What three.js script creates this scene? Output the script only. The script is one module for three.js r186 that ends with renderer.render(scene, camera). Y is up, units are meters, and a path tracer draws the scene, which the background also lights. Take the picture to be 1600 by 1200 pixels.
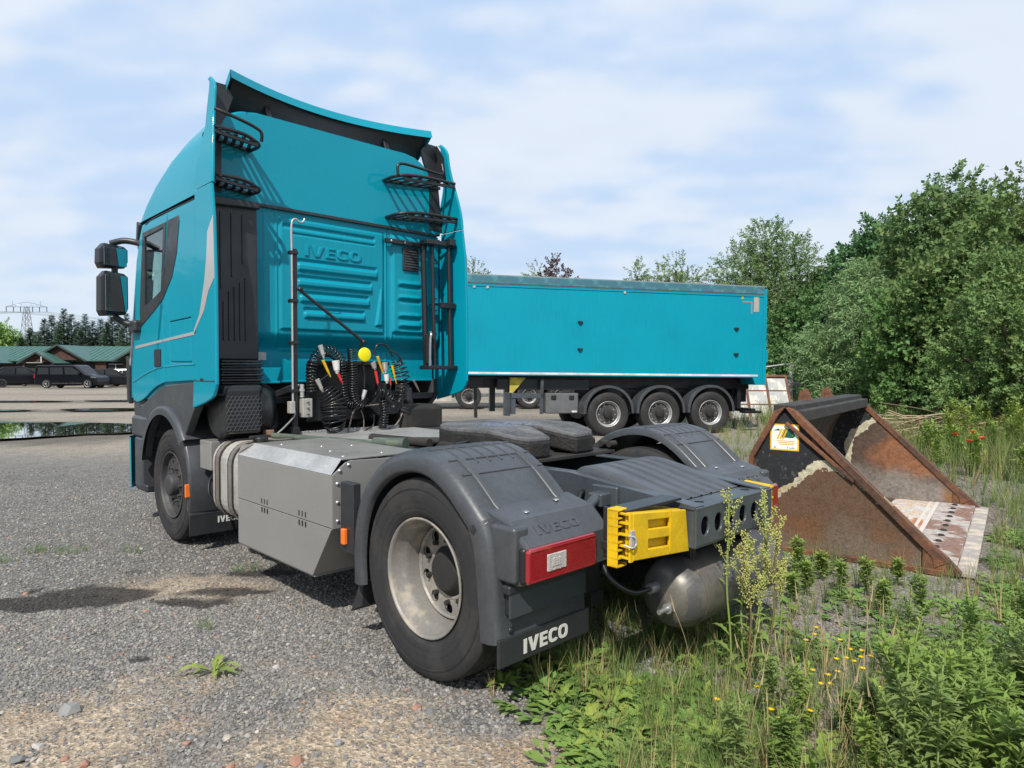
import * as THREE from 'three';
import { RoundedBoxGeometry } from 'three/addons/geometries/RoundedBoxGeometry.js';
import { mergeGeometries } from 'three/addons/utils/BufferGeometryUtils.js';
import { FontLoader } from 'three/addons/loaders/FontLoader.js';
import { TextGeometry } from 'three/addons/geometries/TextGeometry.js';

// ---------------------------------------------------------------- camera, sky, sun, exposure
const scene = new THREE.Scene();
const camera = new THREE.PerspectiveCamera(59.49, 4 / 3, 0.05, 6000);
camera.position.set(0, 1.54, 0);
camera.rotation.x = -Math.atan(22 / 1050);
const renderer = new THREE.WebGLRenderer({ antialias: true });
renderer.toneMapping = THREE.LinearToneMapping;
renderer.toneMappingExposure = 1.12;
renderer.shadowMap.enabled = true;
renderer.shadowMap.type = THREE.PCFSoftShadowMap;

function rng(seed) { let a = seed >>> 0; return () => { a = (a + 0x6D2B79F5) | 0; let t = Math.imul(a ^ (a >>> 15), 1 | a); t = (t + Math.imul(t ^ (t >>> 7), 61 | t)) ^ t; return ((t ^ (t >>> 14)) >>> 0) / 4294967296; }; }
const clamp = (v, a = 0, b = 1) => Math.min(b, Math.max(a, v));
const sstep = (a, b, v) => { const t = clamp((v - a) / (b - a)); return t * t * (3 - 2 * t); };
const mixn = (a, b, t) => a + (b - a) * t;
function hash3(x, y, z) { let h = Math.imul(x | 0, 374761393) ^ Math.imul(y | 0, 668265263) ^ Math.imul(z | 0, 2147483647 ^ 0x5bd1e995); h = Math.imul(h ^ (h >>> 13), 1274126177); return ((h ^ (h >>> 16)) >>> 0) / 4294967296; }
function vnoise(x, y, z = 0) {
  const xi = Math.floor(x), yi = Math.floor(y), zi = Math.floor(z); let fx = x - xi, fy = y - yi, fz = z - zi;
  fx = fx * fx * (3 - 2 * fx); fy = fy * fy * (3 - 2 * fy); fz = fz * fz * (3 - 2 * fz);
  const l = (k) => mixn(mixn(hash3(xi, yi, zi + k), hash3(xi + 1, yi, zi + k), fx), mixn(hash3(xi, yi + 1, zi + k), hash3(xi + 1, yi + 1, zi + k), fx), fy);
  return mixn(l(0), l(1), fz);
}
function fbm(x, y, z = 0, o = 4) { let s = 0, a = 0.5, n = 0; for (let i = 0; i < o; i++) { s += a * vnoise(x, y, z); n += a; x *= 2.03; y *= 2.03; z *= 2.03; a *= 0.5; } return s / n; }

{ // sky: pale blue with thin stretched cloud, the same all round
  const W = 1024, Hh = 512, d = new Float32Array(W * Hh * 4);
  for (let j = 0; j < Hh; j++) {
    const el = ((j + 0.5) / Hh - 0.5) * Math.PI, y = Math.sin(el), c = Math.cos(el);
    for (let i = 0; i < W; i++) {
      const az = ((i + 0.5) / W - 0.5) * 2 * Math.PI, x = c * Math.cos(az), z = c * Math.sin(az);
      const t = Math.pow(clamp(y), 0.55);
      let r = mixn(0.58, 0.40, t), g = mixn(0.71, 0.565, t), b = mixn(0.86, 0.845, t);
      if (y > -0.02) {
        const k = 1 / (Math.max(y, 0) + 0.2), px = x * k, pz = z * k;
        let n = 0.5 + 0.8 * (fbm(px * 1.5 + 7.3 + pz * 0.8, pz * 2.3 + 3.1 - px * 0.5, 2.2, 7) - 0.5);
        n += 0.6 * (fbm(px * 6.0 + pz * 5, pz * 12 - px * 3, 9.1, 7) - 0.5);
        const m = 0.92 * sstep(0.24, 0.62, n);
        const h = sstep(0.0, 0.25, y);
        const w2 = 0.96 + 0.09 * fbm(px * 4.1 + 4 + pz * 2.0, pz * 8.4, 6.3, 6); r = mixn(r, mixn(0.66, 0.70, h) * w2, m); g = mixn(g, mixn(0.745, 0.765, h) * w2, m); b = mixn(b, mixn(0.845, 0.86, h) * w2, m);
      } else { const q = sstep(-0.02, -0.12, y); r = mixn(r, 0.3, q); g = mixn(g, 0.31, q); b = mixn(b, 0.32, q); }
      const o = (j * W + i) * 4; d[o] = r; d[o + 1] = g; d[o + 2] = b; d[o + 3] = 1;
    }
  }
  const sky = new THREE.DataTexture(d, W, Hh, THREE.RGBAFormat, THREE.FloatType);
  sky.mapping = THREE.EquirectangularReflectionMapping; sky.magFilter = THREE.LinearFilter; sky.minFilter = THREE.LinearFilter; sky.needsUpdate = true;
  scene.background = sky; scene.environment = sky;
}
const sun = new THREE.DirectionalLight(new THREE.Color(1.0, 0.95, 0.87), 4.6);
sun.position.set(-0.188 * 30, 30, 0.88 * 30 - 6); sun.target.position.set(0, 0, -6);
sun.castShadow = true; sun.shadow.mapSize.set(4096, 4096); sun.shadow.radius = 2;
Object.assign(sun.shadow.camera, { left: -40, right: 40, top: 40, bottom: -40, near: 1, far: 160 });
scene.add(sun, sun.target);

// ---------------------------------------------------------------- textures and materials
function tex(n, fn, { srgb = false, rep = 1 } = {}) {   // n x n tile, fn(u,v) -> [r,g,b] 0..1
  const d = new Uint8Array(n * n * 4);
  for (let j = 0; j < n; j++) for (let i = 0; i < n; i++) { const c = fn(i / n, j / n), o = (j * n + i) * 4; d[o] = 255 * clamp(c[0]); d[o + 1] = 255 * clamp(c[1]); d[o + 2] = 255 * clamp(c[2]); d[o + 3] = 255; }
  const t = new THREE.DataTexture(d, n, n, THREE.RGBAFormat); t.wrapS = t.wrapT = THREE.RepeatWrapping; t.magFilter = THREE.LinearFilter; t.minFilter = THREE.LinearMipmapLinearFilter; t.generateMipmaps = true;
  if (srgb) t.colorSpace = THREE.SRGBColorSpace; t.repeat.set(rep, rep); t.needsUpdate = true; return t;
}
function tnoise(u, v, f, o, seed = 0) {   // tileable fbm
  let s = 0, a = 0.5, n = 0;
  for (let k = 0; k < o; k++) {
    const x = u * f, y = v * f, xi = Math.floor(x), yi = Math.floor(y); let fx = x - xi, fy = y - yi; fx = fx * fx * (3 - 2 * fx); fy = fy * fy * (3 - 2 * fy);
    const h = (a1, b1) => hash3(((a1 % f) + f) % f, ((b1 % f) + f) % f, seed + k * 17);
    s += a * mixn(mixn(h(xi, yi), h(xi + 1, yi), fx), mixn(h(xi, yi + 1), h(xi + 1, yi + 1), fx), fy); n += a; a *= 0.55; f *= 2;
  }
  return s / n;
}
const g3 = (v) => [v, v, v];
const texDust = tex(512, (u, v) => { const n = tnoise(u, v, 6, 6, 3), s = tnoise(u, v, 90, 2, 8); const sc = sstep(0.80, 0.86, tnoise(u, v * 0.12, 80, 2, 14)) * sstep(0.5, 0.6, n); return g3(0.82 + 0.55 * (n - 0.5) + 0.2 * (s - 0.5) + 0.35 * sc); }, { rep: 0.9 });
const texRough = tex(512, (u, v) => { const n = tnoise(u, v, 8, 6, 21); return g3(0.72 + 0.55 * (n - 0.5)); }, { rep: 1.1 });
const texPaint = tex(512, (u, v) => { const n = tnoise(u, v, 4, 6, 33), st = tnoise(u, v * 0.999, 64, 3, 5); return g3(0.93 + 0.1 * (n - 0.5) + 0.04 * (st - 0.5)); }, { rep: 0.5 });
const texFilm = tex(1024, (u, v) => { const n = tnoise(u, v, 3, 7, 133), st = tnoise(u * 1, v * 0.08, 96, 3, 135), s = tnoise(u, v, 150, 2, 137); const k = 0.92 + 0.16 * (n - 0.5) + 0.10 * (st - 0.5) + 0.05 * (s - 0.5); const d = sstep(0.6, 0.75, n) * 0.05; return [k + d, k - d * 0.2, k - d * 0.6]; }, { rep: 0.42 });
const texFine = tex(512, (u, v) => g3(0.5 + 0.9 * (tnoise(u, v, 64, 3, 61) - 0.5)), { rep: 3 });
const texMud = tex(512, (u, v) => { const n = tnoise(u, v, 5, 7, 90), s = tnoise(u, v, 120, 2, 91); const m = sstep(0.5, 0.68, n); return [mixn(0.62, 1, m) + 0.2 * (s - 0.5), mixn(0.62, 0.93, m) + 0.2 * (s - 0.5), mixn(0.62, 0.82, m) + 0.2 * (s - 0.5)]; }, { rep: 1.7 });
const C = (r, g, b) => new THREE.Color().setRGB(r, g, b);
function M(r, g, b, rough = 0.6, metal = 0, o = {}) { return new THREE.MeshPhysicalMaterial({ color: C(r, g, b), roughness: rough, metalness: metal, ...o }); }
const m = {
  teal: M(0.0, 0.268, 0.372, 0.5, 0, { map: texPaint, clearcoat: 0.42, clearcoatRoughness: 0.05, specularIntensity: 0.25 }),
  tealWall: M(0.0, 0.262, 0.362, 0.5, 0, { map: texFilm, clearcoat: 0.25, clearcoatRoughness: 0.2, specularIntensity: 0.3 }),
  tealTrailer: M(0.0, 0.268, 0.372, 0.6, 0, { map: texFilm, specularIntensity: 0.35 }),
  tealDusty: M(0.06, 0.21, 0.28, 0.65, 0, { map: texMud }),
  silver: M(0.42, 0.42, 0.42, 0.4, 0.2, { clearcoat: 0.5, clearcoatRoughness: 0.1 }),
  plastic: M(0.062, 0.068, 0.076, 0.55, 0, { map: texDust, roughnessMap: texRough }),
  plasticDark: M(0.026, 0.029, 0.033, 0.6, 0, { map: texDust, roughnessMap: texRough }),
  frame: M(0.062, 0.074, 0.086, 0.5, 0, { map: texDust, roughnessMap: texRough }),
  black: M(0.013, 0.014, 0.016, 0.5, 0, { roughnessMap: texRough }),
  blackGloss: M(0.012, 0.012, 0.013, 0.25),
  grime: M(0.026, 0.025, 0.024, 0.85, 0, { map: texMud }),
  rubber: M(0.028, 0.028, 0.03, 0.8, 0, { map: texMud, bumpMap: texFine, bumpScale: 0.0006 }),
  tread: M(0.05, 0.046, 0.042, 0.9, 0, { map: texMud }),
  rimGrey: M(0.33, 0.315, 0.29, 0.5, 0.15, { map: texMud }),
  rimDark: M(0.07, 0.07, 0.075, 0.6, 0.1, { map: texMud }),
  alu: M(0.30, 0.295, 0.28, 0.5, 0.3, { map: texPaint, roughnessMap: texRough }),
  aluBright: M(0.58, 0.58, 0.57, 0.4, 0.5, { map: texDust }),
  tank: M(0.5, 0.48, 0.43, 0.45, 0.3, { map: texDust }),
  strap: M(0.19, 0.16, 0.14, 0.6, 0.1, { map: texDust }),
  steel: M(0.45, 0.45, 0.45, 0.35, 0.8),
  white: M(0.72, 0.72, 0.7, 0.5, 0, { map: texDust }),
  yellow: M(0.72, 0.45, 0.0, 0.6, 0, { map: texDust }),
  yellowCap: M(0.78, 0.68, 0.0, 0.4),
  red: M(0.6, 0.03, 0.03, 0.4),
  orange: M(0.75, 0.16, 0.02, 0.3, 0, { clearcoat: 0.6 }),
  lampRed: M(0.25, 0.006, 0.016, 0.25, 0, { clearcoat: 1, clearcoatRoughness: 0.06, bumpMap: texFine, bumpScale: 0.001 }),
  lampClear: M(0.42, 0.4, 0.39, 0.25, 0, { clearcoat: 1, bumpMap: texFine, bumpScale: 0.003 }),
  plate: M(0.032, 0.04, 0.046, 0.7),
  glass: new THREE.MeshPhysicalMaterial({ color: C(0.75, 0.88, 0.84), roughness: 0.02, transmission: 1, thickness: 0, ior: 1.45 }),
  mirrorGlass: M(0.5, 0.52, 0.54, 0.04, 1),
  carGlass: M(0.03, 0.035, 0.04, 0.05, 0),
  carBlack: M(0.004, 0.005, 0.008, 0.3, 0, { clearcoat: 0.3, clearcoatRoughness: 0.05, specularIntensity: 0.4 }),
  chrome: M(0.7, 0.7, 0.7, 0.15, 1),
};

// ---------------------------------------------------------------- geometry helpers
const V = (x, y, z) => new THREE.Vector3(x, y, z);
function bx(x0, x1, y0, y1, z0, z1, r = 0.006, seg = 2) {
  const w = Math.abs(x1 - x0), h = Math.abs(y1 - y0), d = Math.abs(z1 - z0), rr = Math.min(r, 0.45 * Math.min(w, h, d));
  const g = rr > 0.0005 ? new RoundedBoxGeometry(w, h, d, seg, rr) : new THREE.BoxGeometry(w, h, d);
  return g.translate((x0 + x1) / 2, (y0 + y1) / 2, (z0 + z1) / 2);
}
function cyl(a, b, r0, r1 = r0, seg = 14, open = false) {
  const A = V(...a), Bv = V(...b), d = Bv.clone().sub(A), L = d.length();
  const g = new THREE.CylinderGeometry(r1, r0, L, seg, 1, open);
  g.applyQuaternion(new THREE.Quaternion().setFromUnitVectors(V(0, 1, 0), d.normalize()));
  return g.translate((A.x + Bv.x) / 2, (A.y + Bv.y) / 2, (A.z + Bv.z) / 2);
}
function bar(a, b, w, h, r = 0.003) {   // square bar between two points
  const A = V(...a), Bv = V(...b), d = Bv.clone().sub(A), L = d.length();
  const g = bx(-w / 2, w / 2, -h / 2, h / 2, 0, L, r, 1);
  const mt = new THREE.Matrix4().lookAt(V(0, 0, 0), d.clone().negate(), Math.abs(d.y) > 0.95 * L ? V(1, 0, 0) : V(0, 1, 0));
  return g.applyMatrix4(mt).translate(A.x, A.y, A.z);
}
function tube(pts, r, n = 0, rad = 7, closed = false) {
  const c = new THREE.CatmullRomCurve3(pts.map((p) => V(...p)), closed, 'centripetal');
  return new THREE.TubeGeometry(c, n || pts.length * 6, r, rad, closed);
}
function prism(pts, axis, at, depth, bev = 0.004, holes = []) {
  // polygon extruded from `at` to `at+depth` along axis; coords: x -> (z,y), z -> (x,y), y -> (x,z)
  const f = axis === 'x' ? ([a, b]) => new THREE.Vector2(-a, b) : axis === 'y' ? ([a, b]) => new THREE.Vector2(a, -b) : ([a, b]) => new THREE.Vector2(a, b);
  const s = new THREE.Shape(pts.map(f)); for (const h of holes) s.holes.push(new THREE.Path(h.map(f)));
  const b2 = Math.min(bev, Math.abs(depth) * 0.45);
  const g = new THREE.ExtrudeGeometry(s, { depth: Math.abs(depth) - 2 * b2, bevelEnabled: b2 > 0, bevelSize: b2, bevelOffset: -b2, bevelThickness: b2, bevelSegments: 2, curveSegments: 12 });
  g.translate(0, 0, b2 + Math.min(at, at + depth));
  if (axis === 'x') g.rotateY(Math.PI / 2); else if (axis === 'y') g.rotateX(-Math.PI / 2);
  return g;
}
const circle = (cx, cy, r, n = 20) => Array.from({ length: n }, (_, i) => [cx + r * Math.cos(i / n * 2 * Math.PI), cy + r * Math.sin(i / n * 2 * Math.PI)]);
function lathe(prof, c, axis = 'x', seg = 48) {   // prof: [radius, along]
  const g = new THREE.LatheGeometry(prof.map(([r, h]) => new THREE.Vector2(r, h)), seg);
  if (axis === 'x') g.rotateZ(-Math.PI / 2); else if (axis === 'z') g.rotateX(Math.PI / 2);
  return g.translate(...c);
}
function gridGeo(nu, nv, fn, keep) {   // fn(i,j) -> [x,y,z]; keep(cx,cy,cz)
  const pos = [], idx = [];
  for (let j = 0; j <= nv; j++) for (let i = 0; i <= nu; i++) pos.push(...fn(i, j));
  for (let j = 0; j < nv; j++) for (let i = 0; i < nu; i++) {
    const a = j * (nu + 1) + i, b = a + 1, c = a + nu + 1, d = c + 1;
    if (keep) { const q = [0, 1, 2].map((k) => (pos[a * 3 + k] + pos[b * 3 + k] + pos[c * 3 + k] + pos[d * 3 + k]) / 4); if (!keep(...q)) continue; }
    idx.push(a, b, d, a, d, c);
  }
  const g = new THREE.BufferGeometry(); g.setAttribute('position', new THREE.Float32BufferAttribute(pos, 3)); g.setIndex(idx); g.computeVertexNormals(); return g;
}
function sweep(path, prof) {   // path: [[z,y]...] in a z-y plane; prof: [[x, off]...] offset along path normal
  const n = path.length, T = path.map((_, i) => { const a = path[Math.max(0, i - 1)], b = path[Math.min(n - 1, i + 1)]; const dz = b[0] - a[0], dy = b[1] - a[1], l = Math.hypot(dz, dy) || 1; return [-dy / l, dz / l]; });
  return gridGeo(n - 1, prof.length - 1, (i, j) => { const [x, o] = prof[j]; return [x, path[i][1] + T[i][1] * o, path[i][0] + T[i][0] * o]; });
}
function smooth(pts, n) { const c = new THREE.CatmullRomCurve3(pts.map(([a, b]) => V(a, b, 0)), false, 'centripetal'); return c.getSpacedPoints(n).map((p) => [p.x, p.y]); }
function boxUV(g) {
  const p = g.attributes.position, nrm = g.attributes.normal, uv = new Float32Array(p.count * 2);
  for (let i = 0; i < p.count; i += 3) {
    let nx = 0, ny = 0, nz = 0; for (let k = 0; k < 3; k++) { nx += nrm.getX(i + k); ny += nrm.getY(i + k); nz += nrm.getZ(i + k); }
    nx = Math.abs(nx); ny = Math.abs(ny); nz = Math.abs(nz);
    for (let k = 0; k < 3; k++) {
      const x = p.getX(i + k), y = p.getY(i + k), z = p.getZ(i + k), o = (i + k) * 2;
      if (nx >= ny && nx >= nz) { uv[o] = z; uv[o + 1] = y; } else if (ny >= nz) { uv[o] = x; uv[o + 1] = z; } else { uv[o] = x; uv[o + 1] = y; }
    }
  }
  g.setAttribute('uv', new THREE.BufferAttribute(uv, 2));
}
function prep(geos, keepUV) {
  const list = (Array.isArray(geos) ? geos : [geos]).map((g) => {
    let q = g.index ? g.toNonIndexed() : g.clone();
    for (const k of Object.keys(q.attributes)) if (!['position', 'normal', 'uv', 'color'].includes(k)) q.deleteAttribute(k);
    q.morphAttributes = {};
    if (!q.attributes.normal) q.computeVertexNormals();
    if (!keepUV) { q.deleteAttribute('uv'); boxUV(q); }
    return q;
  });
  const g = list.length > 1 ? mergeGeometries(list) : list[0]; g.clearGroups?.(); return g;
}
const taken = {};
function numbered(name) { const k = taken[name] || 0; taken[name] = k + 1; return k ? `${name}_${String(k).padStart(3, '0')}` : name; }
function obj(name, geos, mat, parent, keepUV = false) {
  const o = new THREE.Mesh(prep(geos, keepUV), mat); o.name = parent ? name : numbered(name); o.castShadow = o.receiveShadow = true; (parent || scene).add(o); return o;
}
function grp(name, parent, pos = [0, 0, 0], ry = 0) { const o = new THREE.Group(); o.name = parent ? name : numbered(name); o.position.set(...pos); o.rotation.y = ry; (parent || scene).add(o); return o; }
function tag(o, label, category, group) { o.userData.label = label; o.userData.category = category; if (group) o.userData.group = group; return o; }
function struct(o) { o.userData.kind = 'structure'; return o; }
function canvasTex(w, h, draw) { const c = document.createElement('canvas'); c.width = w; c.height = h; draw(c.getContext('2d'), w, h); const t = new THREE.CanvasTexture(c); t.colorSpace = THREE.SRGBColorSpace; return t; }
const font = await new FontLoader().loadAsync('fonts/droid/droid_sans_bold.typeface.json');
function logo(size, depth) {   // I V E C O as plain block letters, height `size`
  const arc = (cx, cy, rx, ry, a0, a1, n) => Array.from({ length: n + 1 }, (_, i) => { const a = mixn(a0, a1, i / n), c = Math.cos(a), s = Math.sin(a), k = 1 / Math.pow(Math.pow(Math.abs(c), 2.8) + Math.pow(Math.abs(s), 2.8), 1 / 2.8); return [cx + rx * c * k, cy + ry * s * k]; });
  const L = []; let x = 0; const put = (pts, w, hole) => { L.push([pts.map(([a, b]) => [x + a, b]), hole && hole.map(([a, b]) => [x + a, b])]); x += w + 0.09; };
  put([[0, 0], [0.25, 0], [0.25, 1], [0, 1]], 0.25); put([[0, 1], [0.27, 1], [0.42, 0.36], [0.57, 1], [0.84, 1], [0.55, 0], [0.29, 0]], 0.84);
  put([[0, 0], [0.62, 0], [0.62, 0.2], [0.24, 0.2], [0.24, 0.41], [0.58, 0.41], [0.58, 0.6], [0.24, 0.6], [0.24, 0.8], [0.62, 0.8], [0.62, 1], [0, 1]], 0.62);
  put(arc(0.4, 0.5, 0.4, 0.5, 0.62, 2 * Math.PI - 0.62, 22).concat(arc(0.42, 0.5, 0.18, 0.29, 2 * Math.PI - 0.75, 0.75, 16)), 0.72);
  put(arc(0.4, 0.5, 0.4, 0.5, 0, 2 * Math.PI * 35 / 36, 35), 0.8, arc(0.4, 0.5, 0.17, 0.29, 0, 2 * Math.PI * 23 / 24, 23));
  const g = mergeGeometries(L.map(([p, h]) => prism(p.map(([a, b]) => [a * size, b * size]), 'z', 0, depth, depth * 0.3, h ? [h.map(([a, b]) => [a * size, b * size])] : []).toNonIndexed())); g.computeBoundingBox(); return g;
}
function text(str, size, depth, wide = 1) { const g = new TextGeometry(str, { font, size, depth, curveSegments: 6, bevelEnabled: true, bevelSize: size * 0.03, bevelThickness: depth * 0.3, bevelSegments: 2 }); g.scale(wide, 1, 1); g.computeBoundingBox(); return g; }
// ---------------------------------------------------------------- ground, gravel, puddles
const zone = (x, z) => {   // 0..1 weights of what lies on the ground here
  const n1 = fbm(x * 0.55 + 11, z * 0.55 + 4, 1.3, 5), n2 = fbm(x * 1.7 + 3, z * 1.7 - 8, 5.1, 5), n3 = fbm(x * 4.1, z * 4.1, 8.8, 4);
  const nn = n1 * 0.5 + n2 * 0.35 + n3 * 0.15 - 0.5;
  let sand = sstep(-0.08, 0.16, (z + 3.05) * 0.4 + 0.10 + nn * 2.0 - 0.03 * Math.abs(x + 0.2)) * (1 - sstep(1.2, 2.0, x)) ;      // sandy strip in front
  const dp = Math.hypot((x + 2.25) / 0.75, (z + 4.75) / 0.42); sand = Math.max(sand, 0.85 * (1 - sstep(0.55, 1.15, dp + nn * 1.6)));                     // sandy hollow beside the oil stain
  const yard = Math.max(sstep(-9.5, -15, z + nn * 6 + Math.max(0, x) * 0.2), sstep(-9, -14, x));                                                       // fine pale yard surface further off
  const dirt = sstep(0.9, 1.9, x + nn * 1.8 + (z + 3.5) * 0.12) * (1 - yard);
  let oil = 0; for (const [cx, cz, a, b] of [[-2.85, -4.55, 0.55, 0.2], [-2.15, -5.1, 0.4, 0.11], [-2.35, -4.45, 0.3, 0.12], [-1.95, -3.54, 0.07, 0.05], [-1.95, -4.7, 0.2, 0.07]]) { const q = Math.hypot((x - cx) / a, (z - cz) / b) + (n2 - 0.5) * 2.6 + (n3 - 0.5) * 3.2; oil = Math.max(oil, 1 - sstep(0.72, 1.12, q)); }
  let wet = 0; for (const [cx, cz, a, b] of PUD) { const q = Math.hypot((x - cx) / (a + 0.5), (z - cz) / (b + 0.35)) + (n1 - 0.5) * 0.5 + (n2 - 0.5) * 0.4; wet = Math.max(wet, 1 - sstep(0.86, 1.12, q)); }
  return { sand: clamp(sand), yard: clamp(yard), dirt: clamp(dirt), oil: clamp(oil), wet: clamp(wet), n1, n2, n3 };
};
const PUD = [[-18.2, -16.5, 9.4, 3.8], [-24.5, -23.6, 6.0, 0.9], [-15.6, -26.0, 1.9, 0.75], [-21.5, -25.4, 3.6, 0.55], [-24.5, -32.5, 3.2, 0.8], [-19.8, -33.5, 1.5, 0.6], [-27, -29, 3, 0.6]];
const pudShape = (k) => { const [cx, cz, a, b] = PUD[k]; return Array.from({ length: 72 }, (_, i) => { const t = i / 72 * 2 * Math.PI, r = 0.95 + 0.5 * (fbm(Math.cos(t) * 2.2 + k * 9, Math.sin(t) * 2.2 + 4, k * 3.3, 5) - 0.5); return [cx + a * r * Math.cos(t), cz + b * r * Math.sin(t)]; }); };
const gy = (x, z) => {   // gentle unevenness; flat where the truck and bucket stand
  const near = 1 - sstep(20, 60, Math.hypot(x, z)); let h = (fbm(x * 0.8 + 3, z * 0.8, 2.2, 3) - 0.5) * 0.05 + (fbm(x * 3.2, z * 3.2 + 7, 4.4, 3) - 0.5) * 0.022;
  h -= 0.012; return h * near + 0.55 * sstep(4.6, 9, x) * sstep(-2, -7, z) * (1 - sstep(20, 40, -z)) * 0.25;
};
let groundObj;
{
  const axis = (lo, hi, step, far, grow) => { const a = []; for (let v = lo; v <= hi + 1e-6; v += step) a.push(v); let s = step, v = a[a.length - 1]; while (v < far) { s = s * grow; v += s; a.push(v); } s = step; v = a[0]; while (v > -far) { s *= grow; v -= s; a.unshift(v); } return a; };
  const xs = axis(-4.6, 5.2, 0.045, 2500, 1.075), zs = axis(-8.0, -1.2, 0.045, 2500, 1.075);
  const nx = xs.length, nz = zs.length, pos = new Float32Array(nx * nz * 3), col = new Float32Array(nx * nz * 3), uv = new Float32Array(nx * nz * 2), idx = [];
  for (let j = 0; j < nz; j++) for (let i = 0; i < nx; i++) {
    const x = xs[i], z = zs[j], o = (j * nx + i) * 3, q = zone(x, z); pos[o] = x; pos[o + 1] = gy(x, z) - 0.03 * q.wet; pos[o + 2] = z;
    uv[(j * nx + i) * 2] = x; uv[(j * nx + i) * 2 + 1] = z;
    let c = [0.192, 0.186, 0.178]; const mx = (d, t) => { c = c.map((v, k) => mixn(v, d[k], t)); };
    mx([0.215, 0.2, 0.178], 0.6 * sstep(0.45, 0.7, q.n1)); mx([0.52, 0.41, 0.29], q.sand * 0.85); mx([0.27, 0.235, 0.185], q.dirt * 0.85);
    mx([0.39, 0.34, 0.272], q.yard * 0.95); const far = sstep(60, 160, Math.hypot(x, z)); mx([0.13, 0.17, 0.07], far);
    const k = 0.84 + 0.32 * q.n2; c = c.map((v) => v * k);
    mx([0.34, 0.17, 0.09], 0.25 * q.sand * sstep(0.6, 0.75, q.n3)); mx([0.04, 0.034, 0.03], 0.92 * q.oil); mx([0.11, 0.095, 0.075], 0.8 * q.wet);
    mx([0.16, 0.145, 0.12], q.yard * 0.55 * sstep(0.55, 0.72, fbm(x * 0.12 + 5, z * 0.55, 3.7, 4)) * (1 - far));
    col.set(c, o);
  }
  for (let j = 0; j < nz - 1; j++) for (let i = 0; i < nx - 1; i++) { const a = j * nx + i, b = a + 1, c = a + nx, d = c + 1; idx.push(a, c, b, b, c, d); }
  const g = new THREE.BufferGeometry(); g.setAttribute('position', new THREE.BufferAttribute(pos, 3)); g.setAttribute('color', new THREE.BufferAttribute(col, 3)); g.setAttribute('uv', new THREE.BufferAttribute(uv, 2)); g.setIndex(idx); g.computeVertexNormals();
  const grain = tex(1024, (u, v) => { const a = tnoise(u, v, 16, 3, 71), b = tnoise(u, v, 110, 3, 72), s = tnoise(u, v, 200, 2, 73); const st = sstep(0.62, 0.75, b); const k = 0.62 + 0.35 * (a - 0.5) + 0.75 * (b - 0.5) + 0.35 * st; return [k, k * (0.985 + 0.03 * s), k * (0.96 + 0.06 * s)]; }, { rep: 0.7 });
  const gbump = tex(1024, (u, v) => { const b = tnoise(u, v, 110, 3, 72), c = tnoise(u, v, 40, 3, 74); return g3(0.7 * b + 0.3 * c); }, { rep: 0.7 });
  groundObj = new THREE.Mesh(g, new THREE.MeshStandardMaterial({ vertexColors: true, map: grain, bumpMap: gbump, bumpScale: 0.02, roughness: 0.95 }));
  groundObj.name = 'ground'; groundObj.receiveShadow = true; groundObj.castShadow = true; struct(groundObj); scene.add(groundObj);
  // puddles
  const water = M(0.045, 0.042, 0.025, 0.03, 0, { ior: 1.33, clearcoat: 1, clearcoatRoughness: 0.0, specularIntensity: 1 });
  PUD.forEach((p, k) => { const w = obj('puddle', prism(pudShape(k), 'y', 0.010, 0.008, 0), water); struct(w); });
}
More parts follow.
